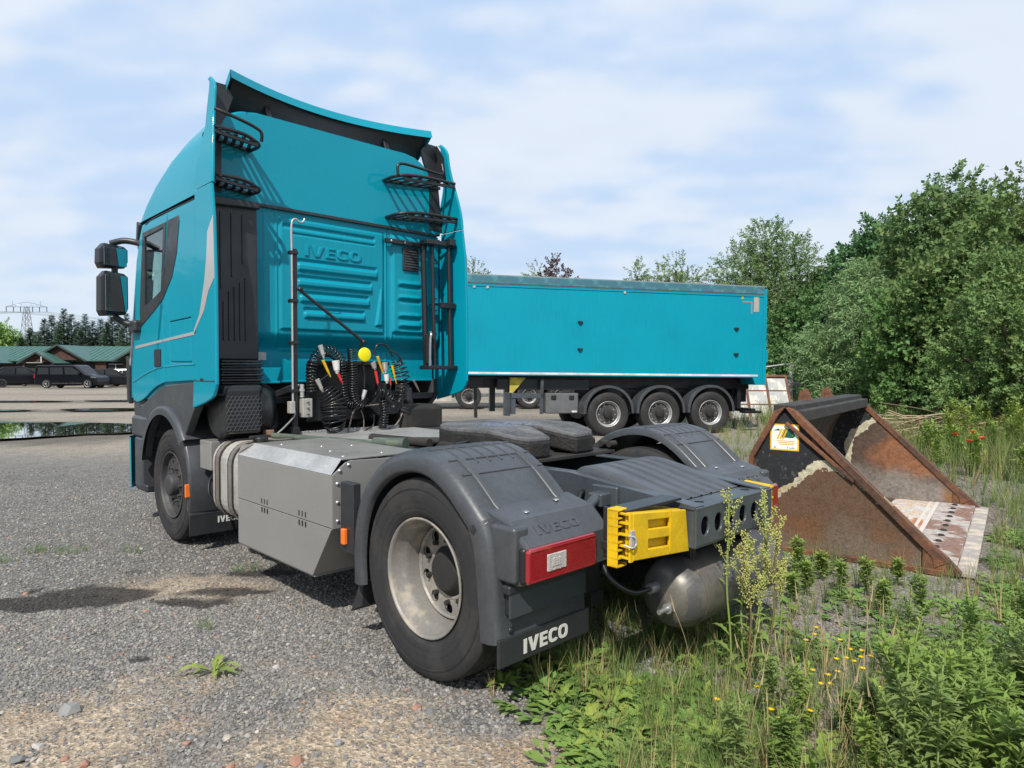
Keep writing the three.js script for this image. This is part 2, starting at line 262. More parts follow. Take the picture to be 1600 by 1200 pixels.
// gravel: crushed stones where the surface is gravel
const stoneGeo = (seed) => { const r = rng(seed), g = new THREE.IcosahedronGeometry(1, 0).toNonIndexed(), p = g.attributes.position, mp = new Map(); const sc = [0.8 + 0.5 * r(), 0.45 + 0.3 * r(), 0.7 + 0.4 * r()]; for (let i = 0; i < p.count; i++) { const k = [p.getX(i), p.getY(i), p.getZ(i)].map((v) => v.toFixed(3)).join(); if (!mp.has(k)) mp.set(k, 0.72 + 0.5 * r()); const f = mp.get(k); p.setXYZ(i, p.getX(i) * f * sc[0], p.getY(i) * f * sc[1], p.getZ(i) * f * sc[2]); } g.computeVertexNormals(); g.deleteAttribute('uv'); return g; };
{
  const pal = [[0.235, 0.232, 0.228], [0.185, 0.184, 0.184], [0.27, 0.263, 0.252], [0.155, 0.156, 0.16], [0.30, 0.29, 0.275], [0.245, 0.23, 0.21], [0.21, 0.208, 0.204], [0.27, 0.245, 0.21], [0.2, 0.195, 0.19]];
  const lists = [[], [], []], R = rng(501);
  const add = (x, z, s) => { const q = R(); lists[q < 0.4 ? 0 : q < 0.75 ? 1 : 2].push([x, z, s]); };
  for (const [x0, x1, z0, z1, n, s0, s1] of [[-5.6, 3.4, -4.6, -1.6, 130000, 0.006, 0.0135], [-11, 6.5, -12, -4.6, 185000, 0.007, 0.015]]) for (let i = 0; i < n; i++) {
    const x = mixn(x0, x1, R()), z = mixn(z0, z1, R()); if (Math.abs(x) > -z * 0.92 + 1.3) continue; const q = zone(x, z); const dens = (1 - 0.86 * q.sand) * (1 - 0.92 * q.yard) * (1 - 0.62 * q.dirt) * (1 - 0.6 * q.oil) * (0.45 + 0.9 * q.n2); if (R() > dens * 1.25 * (1 - sstep(6.2, 11.5, -z))) continue;
    add(x, z, mixn(s0, s1, R() * R()) * (0.8 + 0.5 * R()));
  }
  lists.forEach((L, k) => {
    const im = new THREE.InstancedMesh(stoneGeo(77 + k), new THREE.MeshStandardMaterial({ roughness: 0.9 }), L.length), M4 = new THREE.Matrix4(), Q = new THREE.Quaternion(), E = new THREE.Euler(), c = new THREE.Color();
    L.forEach(([x, z, s], i) => { E.set((R() - 0.5) * 1.1, R() * 6.28, (R() - 0.5) * 1.1); Q.setFromEuler(E); M4.compose(V(x, gy(x, z) + s * 0.12, z), Q, V(s, s, s)); im.setMatrixAt(i, M4); const z2 = zone(x, z), p = pal[Math.floor(R() * pal.length)], f = (0.62 + 0.38 * R()) * (1 - 0.8 * z2.oil); const w = R() < 0.008 ? [0.38, 0.2, 0.13] : R() < 0.02 ? [0.42, 0.40, 0.36] : p; c.setRGB(w[0] * f * 1.03, w[1] * f, w[2] * f * 0.96); im.setColorAt(i, c); });
    im.name = 'gravel'; if (k) im.name = `gravel_00${k}`; im.castShadow = im.receiveShadow = true; im.userData.kind = 'stuff'; tag(im, ['loose grey crushed gravel scattered over the yard surface', 'fine angular grey chippings mixed through the gravel yard', 'coarser pale grey chippings mixed through the gravel yard'][k], 'gravel'); scene.add(im);
  });
  // larger single stones and brick bits lying on the ground
  const geos = [91, 92, 93, 94, 95].map(stoneGeo), mats = [[0.22, 0.215, 0.21], [0.36, 0.32, 0.27], [0.31, 0.17, 0.12], [0.15, 0.15, 0.15], [0.38, 0.355, 0.32]].map((c) => new THREE.MeshStandardMaterial({ color: C(...c), roughness: 0.9 }));
  const big = [[-1.95, -2.62, 0.035, 3], [-2.0, -3.0, 0.045, 0], [-1.35, -2.75, 0.02, 2], [-1.2, -2.8, 0.025, 1], [-1.1, -2.52, 0.03, 4], [-0.98, -2.58, 0.026, 3], [-0.85, -2.62, 0.03, 2], [-0.72, -2.75, 0.024, 0]];
  for (let i = 0; i < 90; i++) { const z = -2.45 - 4.5 * Math.pow(R(), 1.6), x = (R() - 0.52) * 1.5 * -z; if (x > 1.9) continue; big.push([x, z, 0.014 + 0.018 * R() * R(), Math.floor(R() * 5)]); }
  big.forEach(([x, z, s, k], i) => { const o = new THREE.Mesh(geos[i % 5], mats[k]); o.name = 'stone'; o.position.set(x, gy(x, z) + s * 0.2, z); o.rotation.set((R() - 0.5) * 0.5, R() * 6, (R() - 0.5) * 0.5); o.scale.setScalar(s); o.castShadow = o.receiveShadow = true; groundObj.add(o); });
}
// ---------------------------------------------------------------- the tractor truck (own axes: x right, y up, z backwards, rear axle at z = 0)
const truck = tag(grp('tractor_truck', null, [0.425, 0, -4.19], THREE.MathUtils.degToRad(44.3)), 'teal two-axle tractor truck with a tall sleeper cab and grey rear fenders', 'truck');
const lerpTab = (tab, y) => { for (let i = 1; i < tab.length; i++) if (y <= tab[i][0]) { const a = tab[i - 1], b = tab[i], t = (y - a[0]) / (b[0] - a[0]); return a.slice(1).map((v, k) => mixn(v, b[k + 1], t)); } return tab[tab.length - 1].slice(1); };
const ZR = -2.95;
const cabTab = [[0.3, 1.235, -5.20, 0.40], [1.2, 1.24, -5.22, 0.42], [1.7, 1.24, -5.20, 0.42], [2.05, 1.238, -5.15, 0.42], [2.5, 1.235, -5.04, 0.42], [2.8, 1.23, -4.94, 0.42], [2.96, 1.225, -4.86, 0.45],
  [3.1, 1.215, -4.74, 0.5], [3.25, 1.195, -4.56, 0.55], [3.4, 1.165, -4.30, 0.6], [3.52, 1.12, -4.0, 0.6], [3.61, 1.06, -3.68, 0.55], [3.67, 0.98, -3.4, 0.35], [3.705, 0.9, -3.2, 0.2], [3.72, 0.8, -3.08, 0.1]];
function plan(y, grow = 0) {
  let [w, zf, rf] = lerpTab(cabTab, y); w += grow; zf -= grow; rf = Math.min(rf, w, (ZR - zf) * 0.6); const zr = ZR + grow, rr = 0.07, pts = [];
  const line = (x0, z0, x1, z1, n) => { for (let i = 0; i < n; i++) pts.push([mixn(x0, x1, i / n), mixn(z0, z1, i / n)]); };
  const arc = (cx, cz, r, a0, a1, n) => { for (let i = 0; i < n; i++) { const a = mixn(a0, a1, i / n); pts.push([cx + r * Math.cos(a), cz + r * Math.sin(a)]); } };
  const P = Math.PI;
  line(-w, zr - rr, -w, zf + rf, 30); arc(-w + rf, zf + rf, rf, P, 1.5 * P, 14); line(-w + rf, zf, w - rf, zf, 20); arc(w - rf, zf + rf, rf, 1.5 * P, 2 * P, 14); line(w, zf + rf, w, zr - rr, 30);
  arc(w - rr, zr - rr, rr, 0, 0.5 * P, 5); line(w - rr, zr, -w + rr, zr, 20); arc(-w + rr, zr - rr, rr, 0.5 * P, P, 5); pts.push(pts[0]); return pts;
}
function cabLoft(ys, keep, grow = 0, cap = false) {
  const rows = ys.map((y) => plan(y, grow)), n = rows[0].length - 1;
  const g = gridGeo(n, ys.length - 1, (i, j) => [rows[j][i][0], ys[j], rows[j][i][1]], keep);
  if (!cap) return g;
  const top = ys[ys.length - 1], r = rows[rows.length - 1]; const c = prism(r.slice(0, -1), 'y', top - 0.002, 0.003, 0); return [g, c];
}
const yRange = (a, b, n) => Array.from({ length: n + 1 }, (_, i) => mixn(a, b, i / n));
const inPoly = (p, x, y) => { let c = false; for (let i = 0, j = p.length - 1; i < p.length; j = i++) if ((p[i][1] > y) !== (p[j][1] > y) && x < (p[j][0] - p[i][0]) * (y - p[i][1]) / (p[j][1] - p[i][1]) + p[i][0]) c = !c; return c; };
const winHole = [[-4.33, 2.1], [-4.29, 2.83], [-3.66, 2.83], [-3.74, 2.2]];
const glassPoly = [[-4.27, 2.79], [-3.73, 2.80], [-3.75, 2.68], [-3.82, 2.25], [-4.15, 2.165], [-4.29, 2.15]];
const isWind = (x, y, z) => Math.abs(x) < 1.18 && y > 2.02 && y < 2.78 && z < -4.80 + (y - 2) * 0.26;
const notWindow = (x, y, z) => !(Math.abs(x) > 1.1 && inPoly(winHole, z, y)) && !isWind(x, y, z);
{
  const cabSkin = obj('cab_shell', cabLoft(yRange(1.26, 2.94, 42), (x, y, z) => notWindow(x, y, z) && !(z > ZR - 0.02 && Math.abs(x) < 1.15) && !(z > ZR - 0.09 && y < 1.9)), m.teal, truck);
  obj('cab_lining', cabLoft(yRange(1.3, 2.95, 42), (x, y, z) => notWindow(x, y, z) && !(z > ZR - 0.25 && y < 2.0), -0.05), m.plasticDark, cabSkin);
  obj('cab_floor', bx(-1.18, 1.18, 1.24, 1.3, -5.1, -3.0), m.black, cabSkin);
  obj('windscreen', cabLoft(yRange(1.26, 2.94, 42), (x, y, z) => isWind(x, y, z)), m.glass, truck);
  const roof = obj('roof', cabLoft([2.965, 3.0, 3.05, 3.1, 3.17, 3.25, 3.33, 3.4, 3.46, 3.52, 3.57, 3.61, 3.645, 3.67, 3.69, 3.705, 3.715, 3.72], null, 0.018, true), m.teal, truck);
  obj('roof_seam_rail', bx(-1.16, 1.16, 2.935, 2.962, -2.95, -2.92, 0.004), m.plasticDark, roof);
  for (const s of [-1, 1]) {   // seats and wheel inside
    obj('seat', [bx(s * 0.6 - 0.25, s * 0.6 + 0.25, 1.45, 1.75, -4.25, -3.75, 0.06, 3), bx(s * 0.6 - 0.25, s * 0.6 + 0.25, 1.7, 2.4, -3.85, -3.68, 0.06, 3), bx(s * 0.6 - 0.14, s * 0.6 + 0.14, 2.36, 2.6, -3.84, -3.72, 0.05, 3)], m.black, cabSkin);
  }
  obj('dashboard', [bx(-1.15, 1.15, 1.3, 1.95, -5.1, -4.72, 0.06, 3)], m.black, cabSkin);
  obj('steering_wheel', new THREE.TorusGeometry(0.23, 0.018, 8, 28).rotateX(-1.0).translate(-0.6, 2.0, -4.55), m.black, cabSkin);
}
// rear wall: pressed sheet with ribs
{
  const ribs = [];   // [x0,x1,y0,y1,height, cut]
  const pad = (v, a, b, e) => sstep(a - e, a + e, v) * (1 - sstep(b - e, b + e, v));
  const rr = [[-0.40, 0.42, 2.43, 2.49], [-0.40, 0.36, 2.29, 2.345], [-0.38, 0.33, 2.15, 2.205], [-0.34, 0.28, 2.01, 2.06]];
  const h = (x, y) => {
    let d = 0.0;
    d += 0.018 * pad(x, -0.56, 0.50, 0.012) * pad(y, 1.90, 2.875, 0.012);
    d -= 0.014 * pad(x, -0.535, 0.40, 0.008) * pad(y, 2.79, 2.825, 0.008);
    d -= 0.010 * pad(x, -0.46, 0.40, 0.008) * pad(y, 2.70 + 0.04, 2.755, 0.006);
    for (const [a, b, c, e] of rr) { d += 0.02 * pad(x, a, b, 0.012) * pad(y, c, e, 0.014); d -= 0.014 * pad(x, a, b, 0.012) * pad(y, e + 0.008, e + 0.04, 0.01); }
    const tx = 0.40 + (y - 1.95) * 0.18; d += 0.02 * pad(x, tx, 0.475 + 0.0 * y, 0.012) * pad(y, 1.97, 2.33, 0.012);
    d += 0.026 * pad(x, 0.61, 1.06 - Math.max(0, (2.05 - y)) * 0.2, 0.014) * pad(y, 1.915, 2.88, 0.02);
    for (const yy of [2.41, 2.27, 2.09, 1.99]) { const t = (yy + 0.0 - y) / 0.022; d += 0.016 * pad(x, 0.68, 0.94, 0.03) * Math.exp(-t * t); d -= 0.014 * pad(x, 0.68, 0.94, 0.03) * Math.exp(-Math.pow((yy - 0.035 - y) / 0.02, 2)); }
    for (const xx of [-0.70, -0.59, 0.535, 0.6]) { const t = (x - xx) / 0.008; d += 0.009 * Math.exp(-t * t); }
    const low = sstep(0, 1, (1.875 - y) / 0.17); d -= 0.11 * low; // lower part slopes in under the sleeper
    d += 0.006 * pad(x, -0.53, 0.5, 0.01) * Math.exp(-Math.pow((y - 1.72) / 0.012, 2));
    return d;
  };
  const NX = 300, NY = 210;
  const wall = obj('rear_wall', gridGeo(NX, NY, (i, j) => { const x = mixn(-1.19, 1.19, i / NX), y = mixn(1.44, 2.936, j / NY); return [x, y, ZR + 0.001 + h(x, y)]; }), m.tealWall, truck);
  const low = 1.44; obj('wall_hem', [bx(-1.19, 1.19, 1.425, 1.445, -3.08, -3.045)], m.tealWall, wall);
  obj('mount_tongue', [prism([[-0.84, 1.56], [-0.80, 1.43], [-0.64, 1.43], [-0.60, 1.56]], 'z', -3.05, 0.2), bx(-0.81, -0.63, 1.425, 1.445, -3.0, -2.80)], m.tealWall, wall);
  const t = logo(0.098, 0.018); const w = t.boundingBox.max.x; t.scale(0.58 / w, 1, 1); t.translate(-0.335, 2.565, ZR + 0.012);
  obj('embossed_lettering', t, m.tealWall, wall);
  const vent = obj('air_vent', bx(0.715, 0.905, 2.54, 2.775, -2.925, -2.905, 0.012), m.plasticDark, truck);
  for (let k = 0; k < 7; k++) obj('slat', bx(0.735, 0.885, 2.575 + k * 0.026, 2.587 + k * 0.026, -2.908, -2.895, 0.003), m.plastic, vent);
  obj('badge', bx(-0.715, -0.645, 1.625, 1.695, -3.055, -3.045, 0.002), m.aluBright, truck);
  const br = obj('bracket', bx(0.5, 1.0, 2.79, 2.835, -2.92, -2.88), m.black, truck);
  for (const x of [0.56, 0.72, 0.95]) obj('bolt', lathe([[0, 0.012], [0.011, 0.01], [0.012, 0]], [x, 2.812, -2.88], 'z', 10), m.steel, br);
}
// side panels
function mirrorX(g) { const q = g.clone(); q.scale(-1, 1, 1); if (q.index) { const a = q.index.array; for (let i = 0; i < a.length; i += 3) { const t = a[i]; a[i] = a[i + 2]; a[i + 2] = t; } } else { for (const k of Object.keys(q.attributes)) { const at = q.attributes[k], s = at.itemSize; for (let i = 0; i < at.count; i += 3) for (let c = 0; c < s; c++) { const A = i * s + c, B2 = (i + 2) * s + c, t = at.array[A]; at.array[A] = at.array[B2]; at.array[B2] = t; } } } return q; }
const sideG = (g, s) => (s < 0 ? g : Array.isArray(g) ? g.map(mirrorX) : mirrorX(g));
for (const s of [-1, 1]) {
  const X = -1.262;
  const doorPoly = smooth([[-4.70, 1.245], [-4.60, 1.225], [-4.45, 1.245], [-4.30, 1.285], [-4.18, 1.33], [-4.0, 1.385], [-3.79, 1.425]], 18).concat([[-3.79, 2.15], [-3.70, 2.5], [-3.635, 2.90], [-4.35, 2.90], [-4.55, 2.6], [-4.66, 2.1], [-4.72, 1.7], [-4.74, 1.35]]);
  const door = obj('door', sideG(prism(doorPoly, 'x', X, 0.024, 0.006, [winHole.slice().reverse()]), s), m.teal, truck);
  const trim = [[-4.33, 2.84], [-3.655, 2.84], [-3.765, 2.17], [-4.0, 2.085], [-4.43, 1.95], [-4.45, 2.1]];
  obj('window_trim', sideG(prism(trim, 'x', X - 0.006, 0.02, 0.003, [glassPoly]), s), m.plasticDark, door);
  obj('window_glass', sideG(prism(glassPoly.map(([a, b]) => [a, b]), 'x', X + 0.004, 0.003, 0), s), m.glass, door);
  obj('handle', sideG([bx(X - 0.016, X + 0.005, 1.57, 1.73, -4.0, -3.84, 0.02, 3)], s), m.plasticDark, door);
  obj('door_stripe', sideG(prism([[-4.62, 1.745], [-3.80, 1.79], [-3.80, 1.812], [-4.60, 1.775]], 'x', X - 0.0025, 0.004, 0), s), m.silver, door);
  obj('door_crease', sideG(tube([[X + 0.001, 1.42, -4.70], [X + 0.001, 1.51, -4.25], [X + 0.001, 1.555, -3.95], [X + 0.001, 1.565, -3.80]], 0.008, 24, 6), s), m.teal, door);
  const quarter = obj('quarter_panel', sideG(prism([[-3.778, 1.43], [-3.03, 1.455], [-2.97, 1.46], [-2.97, 2.90], [-3.622, 2.90], [-3.69, 2.5], [-3.778, 2.15]], 'x', X, 0.024, 0.006, [[[-3.60, 1.605], [-3.60, 1.965], [-3.08, 1.975], [-3.08, 1.6]]]), s), m.teal, truck);
  obj('locker_hatch', sideG(prism([[-3.59, 1.63], [-3.575, 1.613], [-3.1, 1.608], [-3.09, 1.62], [-3.09, 1.955], [-3.105, 1.966], [-3.575, 1.957], [-3.59, 1.945]], 'x', X + 0.001, 0.02, 0.006), s), m.teal, quarter);
  obj('pillar_trim', sideG(prism([[-3.612, 2.845], [-3.34, 2.845], [-3.325, 2.80], [-3.40, 2.53], [-3.52, 2.345], [-3.765, 2.17], [-3.765, 2.2], [-3.688, 2.5]], 'x', X - 0.005, 0.02, 0.003), s), m.plasticDark, quarter);
  obj('panel_stripe', sideG(prism([[-3.775, 1.792], [-3.0, 1.825], [-3.0, 1.852], [-3.775, 1.813]], 'x', X - 0.0025, 0.004, 0), s), m.silver, quarter);
  obj('panel_crease', sideG(tube([[X + 0.001, 1.565, -3.77], [X + 0.001, 1.58, -3.4], [X + 0.001, 1.585, -3.0]], 0.007, 16, 6), s), m.teal, quarter);
  obj('roof_side_line', sideG(tube([[X + 0.012, 2.925, -3.0], [X + 0.012, 2.925, -4.2], [-1.2, 2.9, -4.55]], 0.006, 20, 6), s), m.plasticDark, quarter);
  // air deflector beside the gap, upper and lower piece
  const dx = (y) => -1.262 + 0.085 * sstep(2.95, 3.95, y);
  const up = gridGeo(10, 24, (i, j) => { const y = mixn(2.985, 3.875, j / 24); const zr = mixn(-2.62, -2.76, sstep(2.985, 3.75, y)) - 0.15 * Math.pow(clamp((y - 3.74) / 0.16), 2); const zf = Math.min(-2.965 + 0.11 * sstep(3.15, 3.5, y), zr - 0.03); return [dx(y), y, mixn(zf, zr, i / 10)]; });
  const thick = (g, t) => { const q = g.clone(); q.translate(t, 0, 0); return q; };
  const rimU = [], NJ = 24; for (let j = 0; j <= NJ; j++) { const y = mixn(2.985, 3.875, j / NJ); rimU.push([dx(y) + 0.014, y, mixn(-2.62, -2.76, sstep(2.985, 3.75, y)) - 0.15 * Math.pow(clamp((y - 3.74) / 0.16), 2)]); }
  
  const dU = obj('upper_air_deflector', sideG([up, thick(up, 0.028), tube(rimU, 0.0145, 60, 8)], s), m.teal, truck);
  obj('deflector_liner', sideG([gridGeo(6, 8, (i, j) => { const y = mixn(3.5, 3.88, j / 8); return [dx(y) + 0.034, y, mixn(-2.95, -2.80 - 0.12 * clamp((y - 3.74) / 0.16), i / 6)]; }), prism([[-1.235, 2.99], [-1.06, 2.99], [-1.06, 3.55], [-1.0, 3.68], [-0.96, 3.80], [-1.02, 3.885], [-1.14, 3.885]], 'z', -2.96, 0.03, 0.004)], s), m.plasticDark, dU);
  const zl = (y) => -2.548 - 0.05 * sstep(2.3, 2.97, y);
  const lowP = smooth([[-3.045, 1.225], [-2.72, 1.295], [-2.60, 1.34], [-2.545, 1.43]], 10).concat([[-2.545, 2.2], [-2.57, 2.7], [-2.615, 2.978], [-2.962, 2.978], [-2.962, 1.462], [-3.02, 1.455]]);
  const dL = obj('lower_air_deflector', sideG(prism(lowP, 'x', -1.268, 0.028, 0.009), s), m.teal, truck);
  obj('deflector_stripe', sideG(prism([[-2.572, 2.72], [-2.555, 2.24], [-2.67, 2.155], [-2.77, 2.005], [-2.90, 1.905], [-2.995, 1.832], [-2.99, 1.866], [-2.865, 1.985], [-2.755, 2.24], [-2.705, 2.44], [-2.685, 2.61]], 'x', -1.2705, 0.004, 0), s), m.silver, dL);
  obj('deflector_seam', sideG([bx(-1.2705, -1.26, 1.448, 1.456, -3.03, -2.56, 0.002), bx(-1.274, -1.25, 1.455, 1.475, -2.86, -2.80, 0.004)], s), m.plasticDark, dL);
  // grey plastic over the front wheel
  const arch = (r, a0, a1, n) => Array.from({ length: n + 1 }, (_, i) => { const a = mixn(a0, a1, i / n); return [-3.8 + r * Math.cos(a), 0.56 + r * 1.0 * Math.sin(a)]; });
  const ar = arch(0.62, Math.PI * 0.93, Math.PI * 0.22, 20);
  const fend = obj('front_fender', sideG([prism([[-4.56, 1.2], [-4.50, 1.0], [-4.42, 0.70]].concat(ar, [[-3.10, 1.19], [-3.035, 1.24], [-3.035, 1.445], [-3.79, 1.405], [-4.0, 1.365], [-4.19, 1.30], [-4.45, 1.21]]), 'x', -1.245, 0.07, 0.012),
    sweep(arch(0.63, Math.PI * 0.95, Math.PI * 0.2, 24), [[-1.285, -0.05], [-1.287, 0.0], [-1.275, 0.025], [-1.245, 0.035], [-0.8, 0.035]])], s), m.plastic, truck);
  obj('wheel_guard', sideG([sweep(arch(0.585, Math.PI * 0.26, -Math.PI * 0.12, 16), [[-1.24, -0.04], [-1.25, 0], [-1.23, 0.02], [-1.05, 0.03], [-0.86, 0.02]]), bx(-1.235, -0.86, 0.3, 0.42, -3.27, -3.24, 0.01)], s), m.plastic, fend);
  const lamp = obj('side_marker', sideG(bx(-1.275, -1.235, 0.47, 0.58, -3.235, -3.21, 0.006), s), m.orange, fend);
  const flapF = obj('front_mudflap', sideG([bx(-1.235, -0.83, 0.13, 0.34, -3.255, -3.243, 0.004)], s), m.plasticDark, truck);
  if (s < 0) { const t = logo(0.055, 0.003); t.translate(-1.0, 0.215, -3.242); obj('flap_lettering', t, m.white, flapF); }
  // bumper corner, steps
  const bum = obj('bumper', sideG(cabLoft(yRange(0.32, 0.86, 6), (x, y, z) => x < 0 && z < -4.84, 0.02), s), m.teal, truck);
  obj('bumper_side', sideG([bx(-1.262, -0.7, 0.88, 1.09, -4.80, -4.33, 0.04, 3), bx(-1.2, -0.7, 1.05, 1.3, -4.95, -4.5, 0.05, 3), bx(-1.18, -0.7, 0.86, 1.09, -5.0, -4.78, 0.05, 3), bx(-1.255, -0.75, 0.38, 0.88, -4.72, -4.50, 0.03, 2)], s), m.plastic, bum);
  obj('entry_step', sideG([bx(-1.25, -0.85, 0.355, 0.43, -4.70, -4.36, 0.02, 2)], s), m.plasticDark, bum); obj('entry_step', sideG([bx(-1.23, -0.85, 0.70, 0.76, -4.60, -4.40, 0.02, 2)], s), m.plasticDark, bum);
  obj('corner_vane', sideG(prism([[-4.93, 1.22], [-4.87, 1.2], [-4.86, 1.62], [-4.95, 1.68]], 'x', -1.262, 0.05, 0.012), s), m.plasticDark, truck);
  obj('headlamp', sideG(prism([[-4.80, 1.60], [-4.70, 1.98], [-4.665, 2.0], [-4.70, 1.75], [-4.78, 1.58]], 'x', -1.27, 0.02, 0.004), s), m.silver, truck);
  // mirrors
  const mir = grp('mirror', truck);
  const mx = s < 0 ? 1 : -1, q = (g) => sideG(g, s);
  const turn = (g) => g.translate(1.465, 0, 4.6).rotateY(0.27).translate(-1.465, 0, -4.6);
  const house = (y0, y1, xa, xb) => prism([[xa + 0.02, y0], [xb - 0.03, y0 + 0.02], [xb, y0 + 0.08], [xb + 0.0, y1 - 0.03], [xb - 0.04, y1], [xa + 0.05, y1 + 0.01], [xa, y1 - 0.05], [xa - 0.005, y0 + 0.05]], 'z', -4.66, 0.13, 0.03);
  obj('mirror_housing', q([turn(house(2.50, 2.73, -1.60, -1.335)), turn(house(2.05, 2.47, -1.59, -1.335))]), m.blackGloss, mir);
  obj('mirror_glass', q([turn(bx(-1.575, -1.36, 2.53, 2.70, -4.529, -4.524, 0.002)), turn(bx(-1.565, -1.36, 2.10, 2.44, -4.529, -4.524, 0.002))]), m.mirrorGlass, mir);
  obj('mirror_arm', q([tube([[-1.47, 2.75, -4.62], [-1.36, 2.79, -4.60], [-1.25, 2.77, -4.52], [-1.22, 2.73, -4.42]], 0.03, 20, 8), tube([[-1.45, 2.06, -4.62], [-1.36, 2.0, -4.60], [-1.24, 1.97, -4.5]], 0.03, 16, 8), bx(-1.33, -1.2, 1.90, 2.02, -4.62, -4.42, 0.03, 3), bx(-1.47, -1.42, 2.44, 2.54, -4.6, -4.55, 0.01)]), m.plasticDark, mir);
  obj('visor_fin', sideG(prism([[-4.84, 2.80], [-4.80, 2.80], [-4.74, 2.99], [-4.80, 3.03]], 'x', -1.19, 0.05, 0.006), s), m.plasticDark, truck);
}
obj('front_panel', [bx(-0.85, 0.85, 0.32, 1.28, -5.25, -5.2, 0.03), bx(-0.8, 0.8, 1.3, 1.95, -5.24, -5.17, 0.03)], m.plasticDark, truck);
obj('sun_visor', bx(-1.1, 1.1, 2.80, 2.95, -5.12, -5.08, 0.02), m.plasticDark, truck);
// roof spoiler
{
  const NX = 40, zt = (x) => -3.07 + 0.22 * x * x, f = (x, t, lift) => { const zf = -3.75 + 0.15 * x * x, yf = 3.60 - 0.12 * x * x, yb = 3.985; const z = mixn(zf, zt(x), t); return [x, mixn(yf, yb, Math.pow(t, 1.25)) + lift, z]; };
  const top = gridGeo(NX, 10, (i, j) => f(mixn(-1.02, 1.02, i / NX), j / 10, 0));
  const lip = gridGeo(NX, 3, (i, j) => { const x = mixn(-1.02, 1.02, i / NX), p = f(x, 1, 0); return [x, p[1] - 0.075 * j / 3, p[2] + 0.008 * j]; });
  const ends = [-1.02, 1.02].map((x) => gridGeo(10, 1, (i, j) => { const p = f(x, i / 10, 0); return [x, p[1] - 0.075 * j * clamp(i / 3), p[2]]; }));
  const sp = obj('roof_spoiler', [top, lip, ...ends], m.teal, truck);
  obj('spoiler_lining', [gridGeo(NX, 10, (i, j) => { const p = f(mixn(-1.0, 1.0, i / NX), j / 10 * 0.985, -0.03); return p; }), gridGeo(NX, 2, (i, j) => { const x = mixn(-0.98, 0.98, i / NX), p = f(x, 0.97, -0.03); return [x, mixn(p[1], 3.66, j / 2), mixn(p[2], -3.12, j / 2)]; })], m.plasticDark, sp);
  for (const x of [-0.62, 0.6]) obj('spoiler_strut', [bar([x, 3.70, -2.99], [x, 3.93, -3.09], 0.05, 0.02), bx(x - 0.09, x + 0.07, 3.675, 3.70, -3.02, -2.94)], m.plasticDark, sp);
}
// roof steps and grab bars
for (const [x0, x1, y, s] of [[-1.21, -0.83, 3.385, -1], [-1.21, -0.83, 3.02, -1], [0.5, 1.2, 3.40, 1], [0.53, 1.23, 3.045, 1]]) {
  const zi = -2.93, zo = -2.66, xo = s < 0 ? x0 : x1, xi = s < 0 ? x1 : x0;
  const stp = obj('roof_step', [tube([[xo, y + 0.05, zo - 0.02], [mixn(xo, xi, 0.6), y + 0.035, zo], [xi - s * -0.06, y + 0.01, zo - 0.02], [xi, y, zo - 0.08], [xi, y, zi]], 0.016, 40, 8), bar([xo, y + 0.05, zi], [xi, y, zi + 0.01], 0.03, 0.03), bar([xo, y + 0.015, zo - 0.02], [mixn(xo, xi, 0.9), y - 0.02, zo - 0.02], 0.02, 0.03)], m.black, truck);
  for (let k = 1; k < 6; k++) { const t = k / 6, xx = mixn(xo, xi, t); obj('tread_slat', bar([xx - s * 0.05, y + 0.04 * (1 - t), zi], [xx + s * 0.03, y + 0.04 * (1 - t), zo], 0.03, 0.012), m.black, stp); }
}
obj('grab_bar', [tube([[-1.2, 3.58, -2.7], [-1.12, 3.55, -2.66], [-0.9, 3.50, -2.66], [-0.845, 3.47, -2.66], [-0.835, 3.4, -2.68]], 0.014, 40, 8)], m.black, truck);
obj('grab_bar', [tube([[0.5, 3.40, -2.68], [0.5, 3.49, -2.68], [0.53, 3.515, -2.68], [0.9, 3.53, -2.72], [1.08, 3.54, -2.75], [1.12, 3.57, -2.77], [1.13, 3.66, -2.8]], 0.014, 50, 8)], m.black, truck);
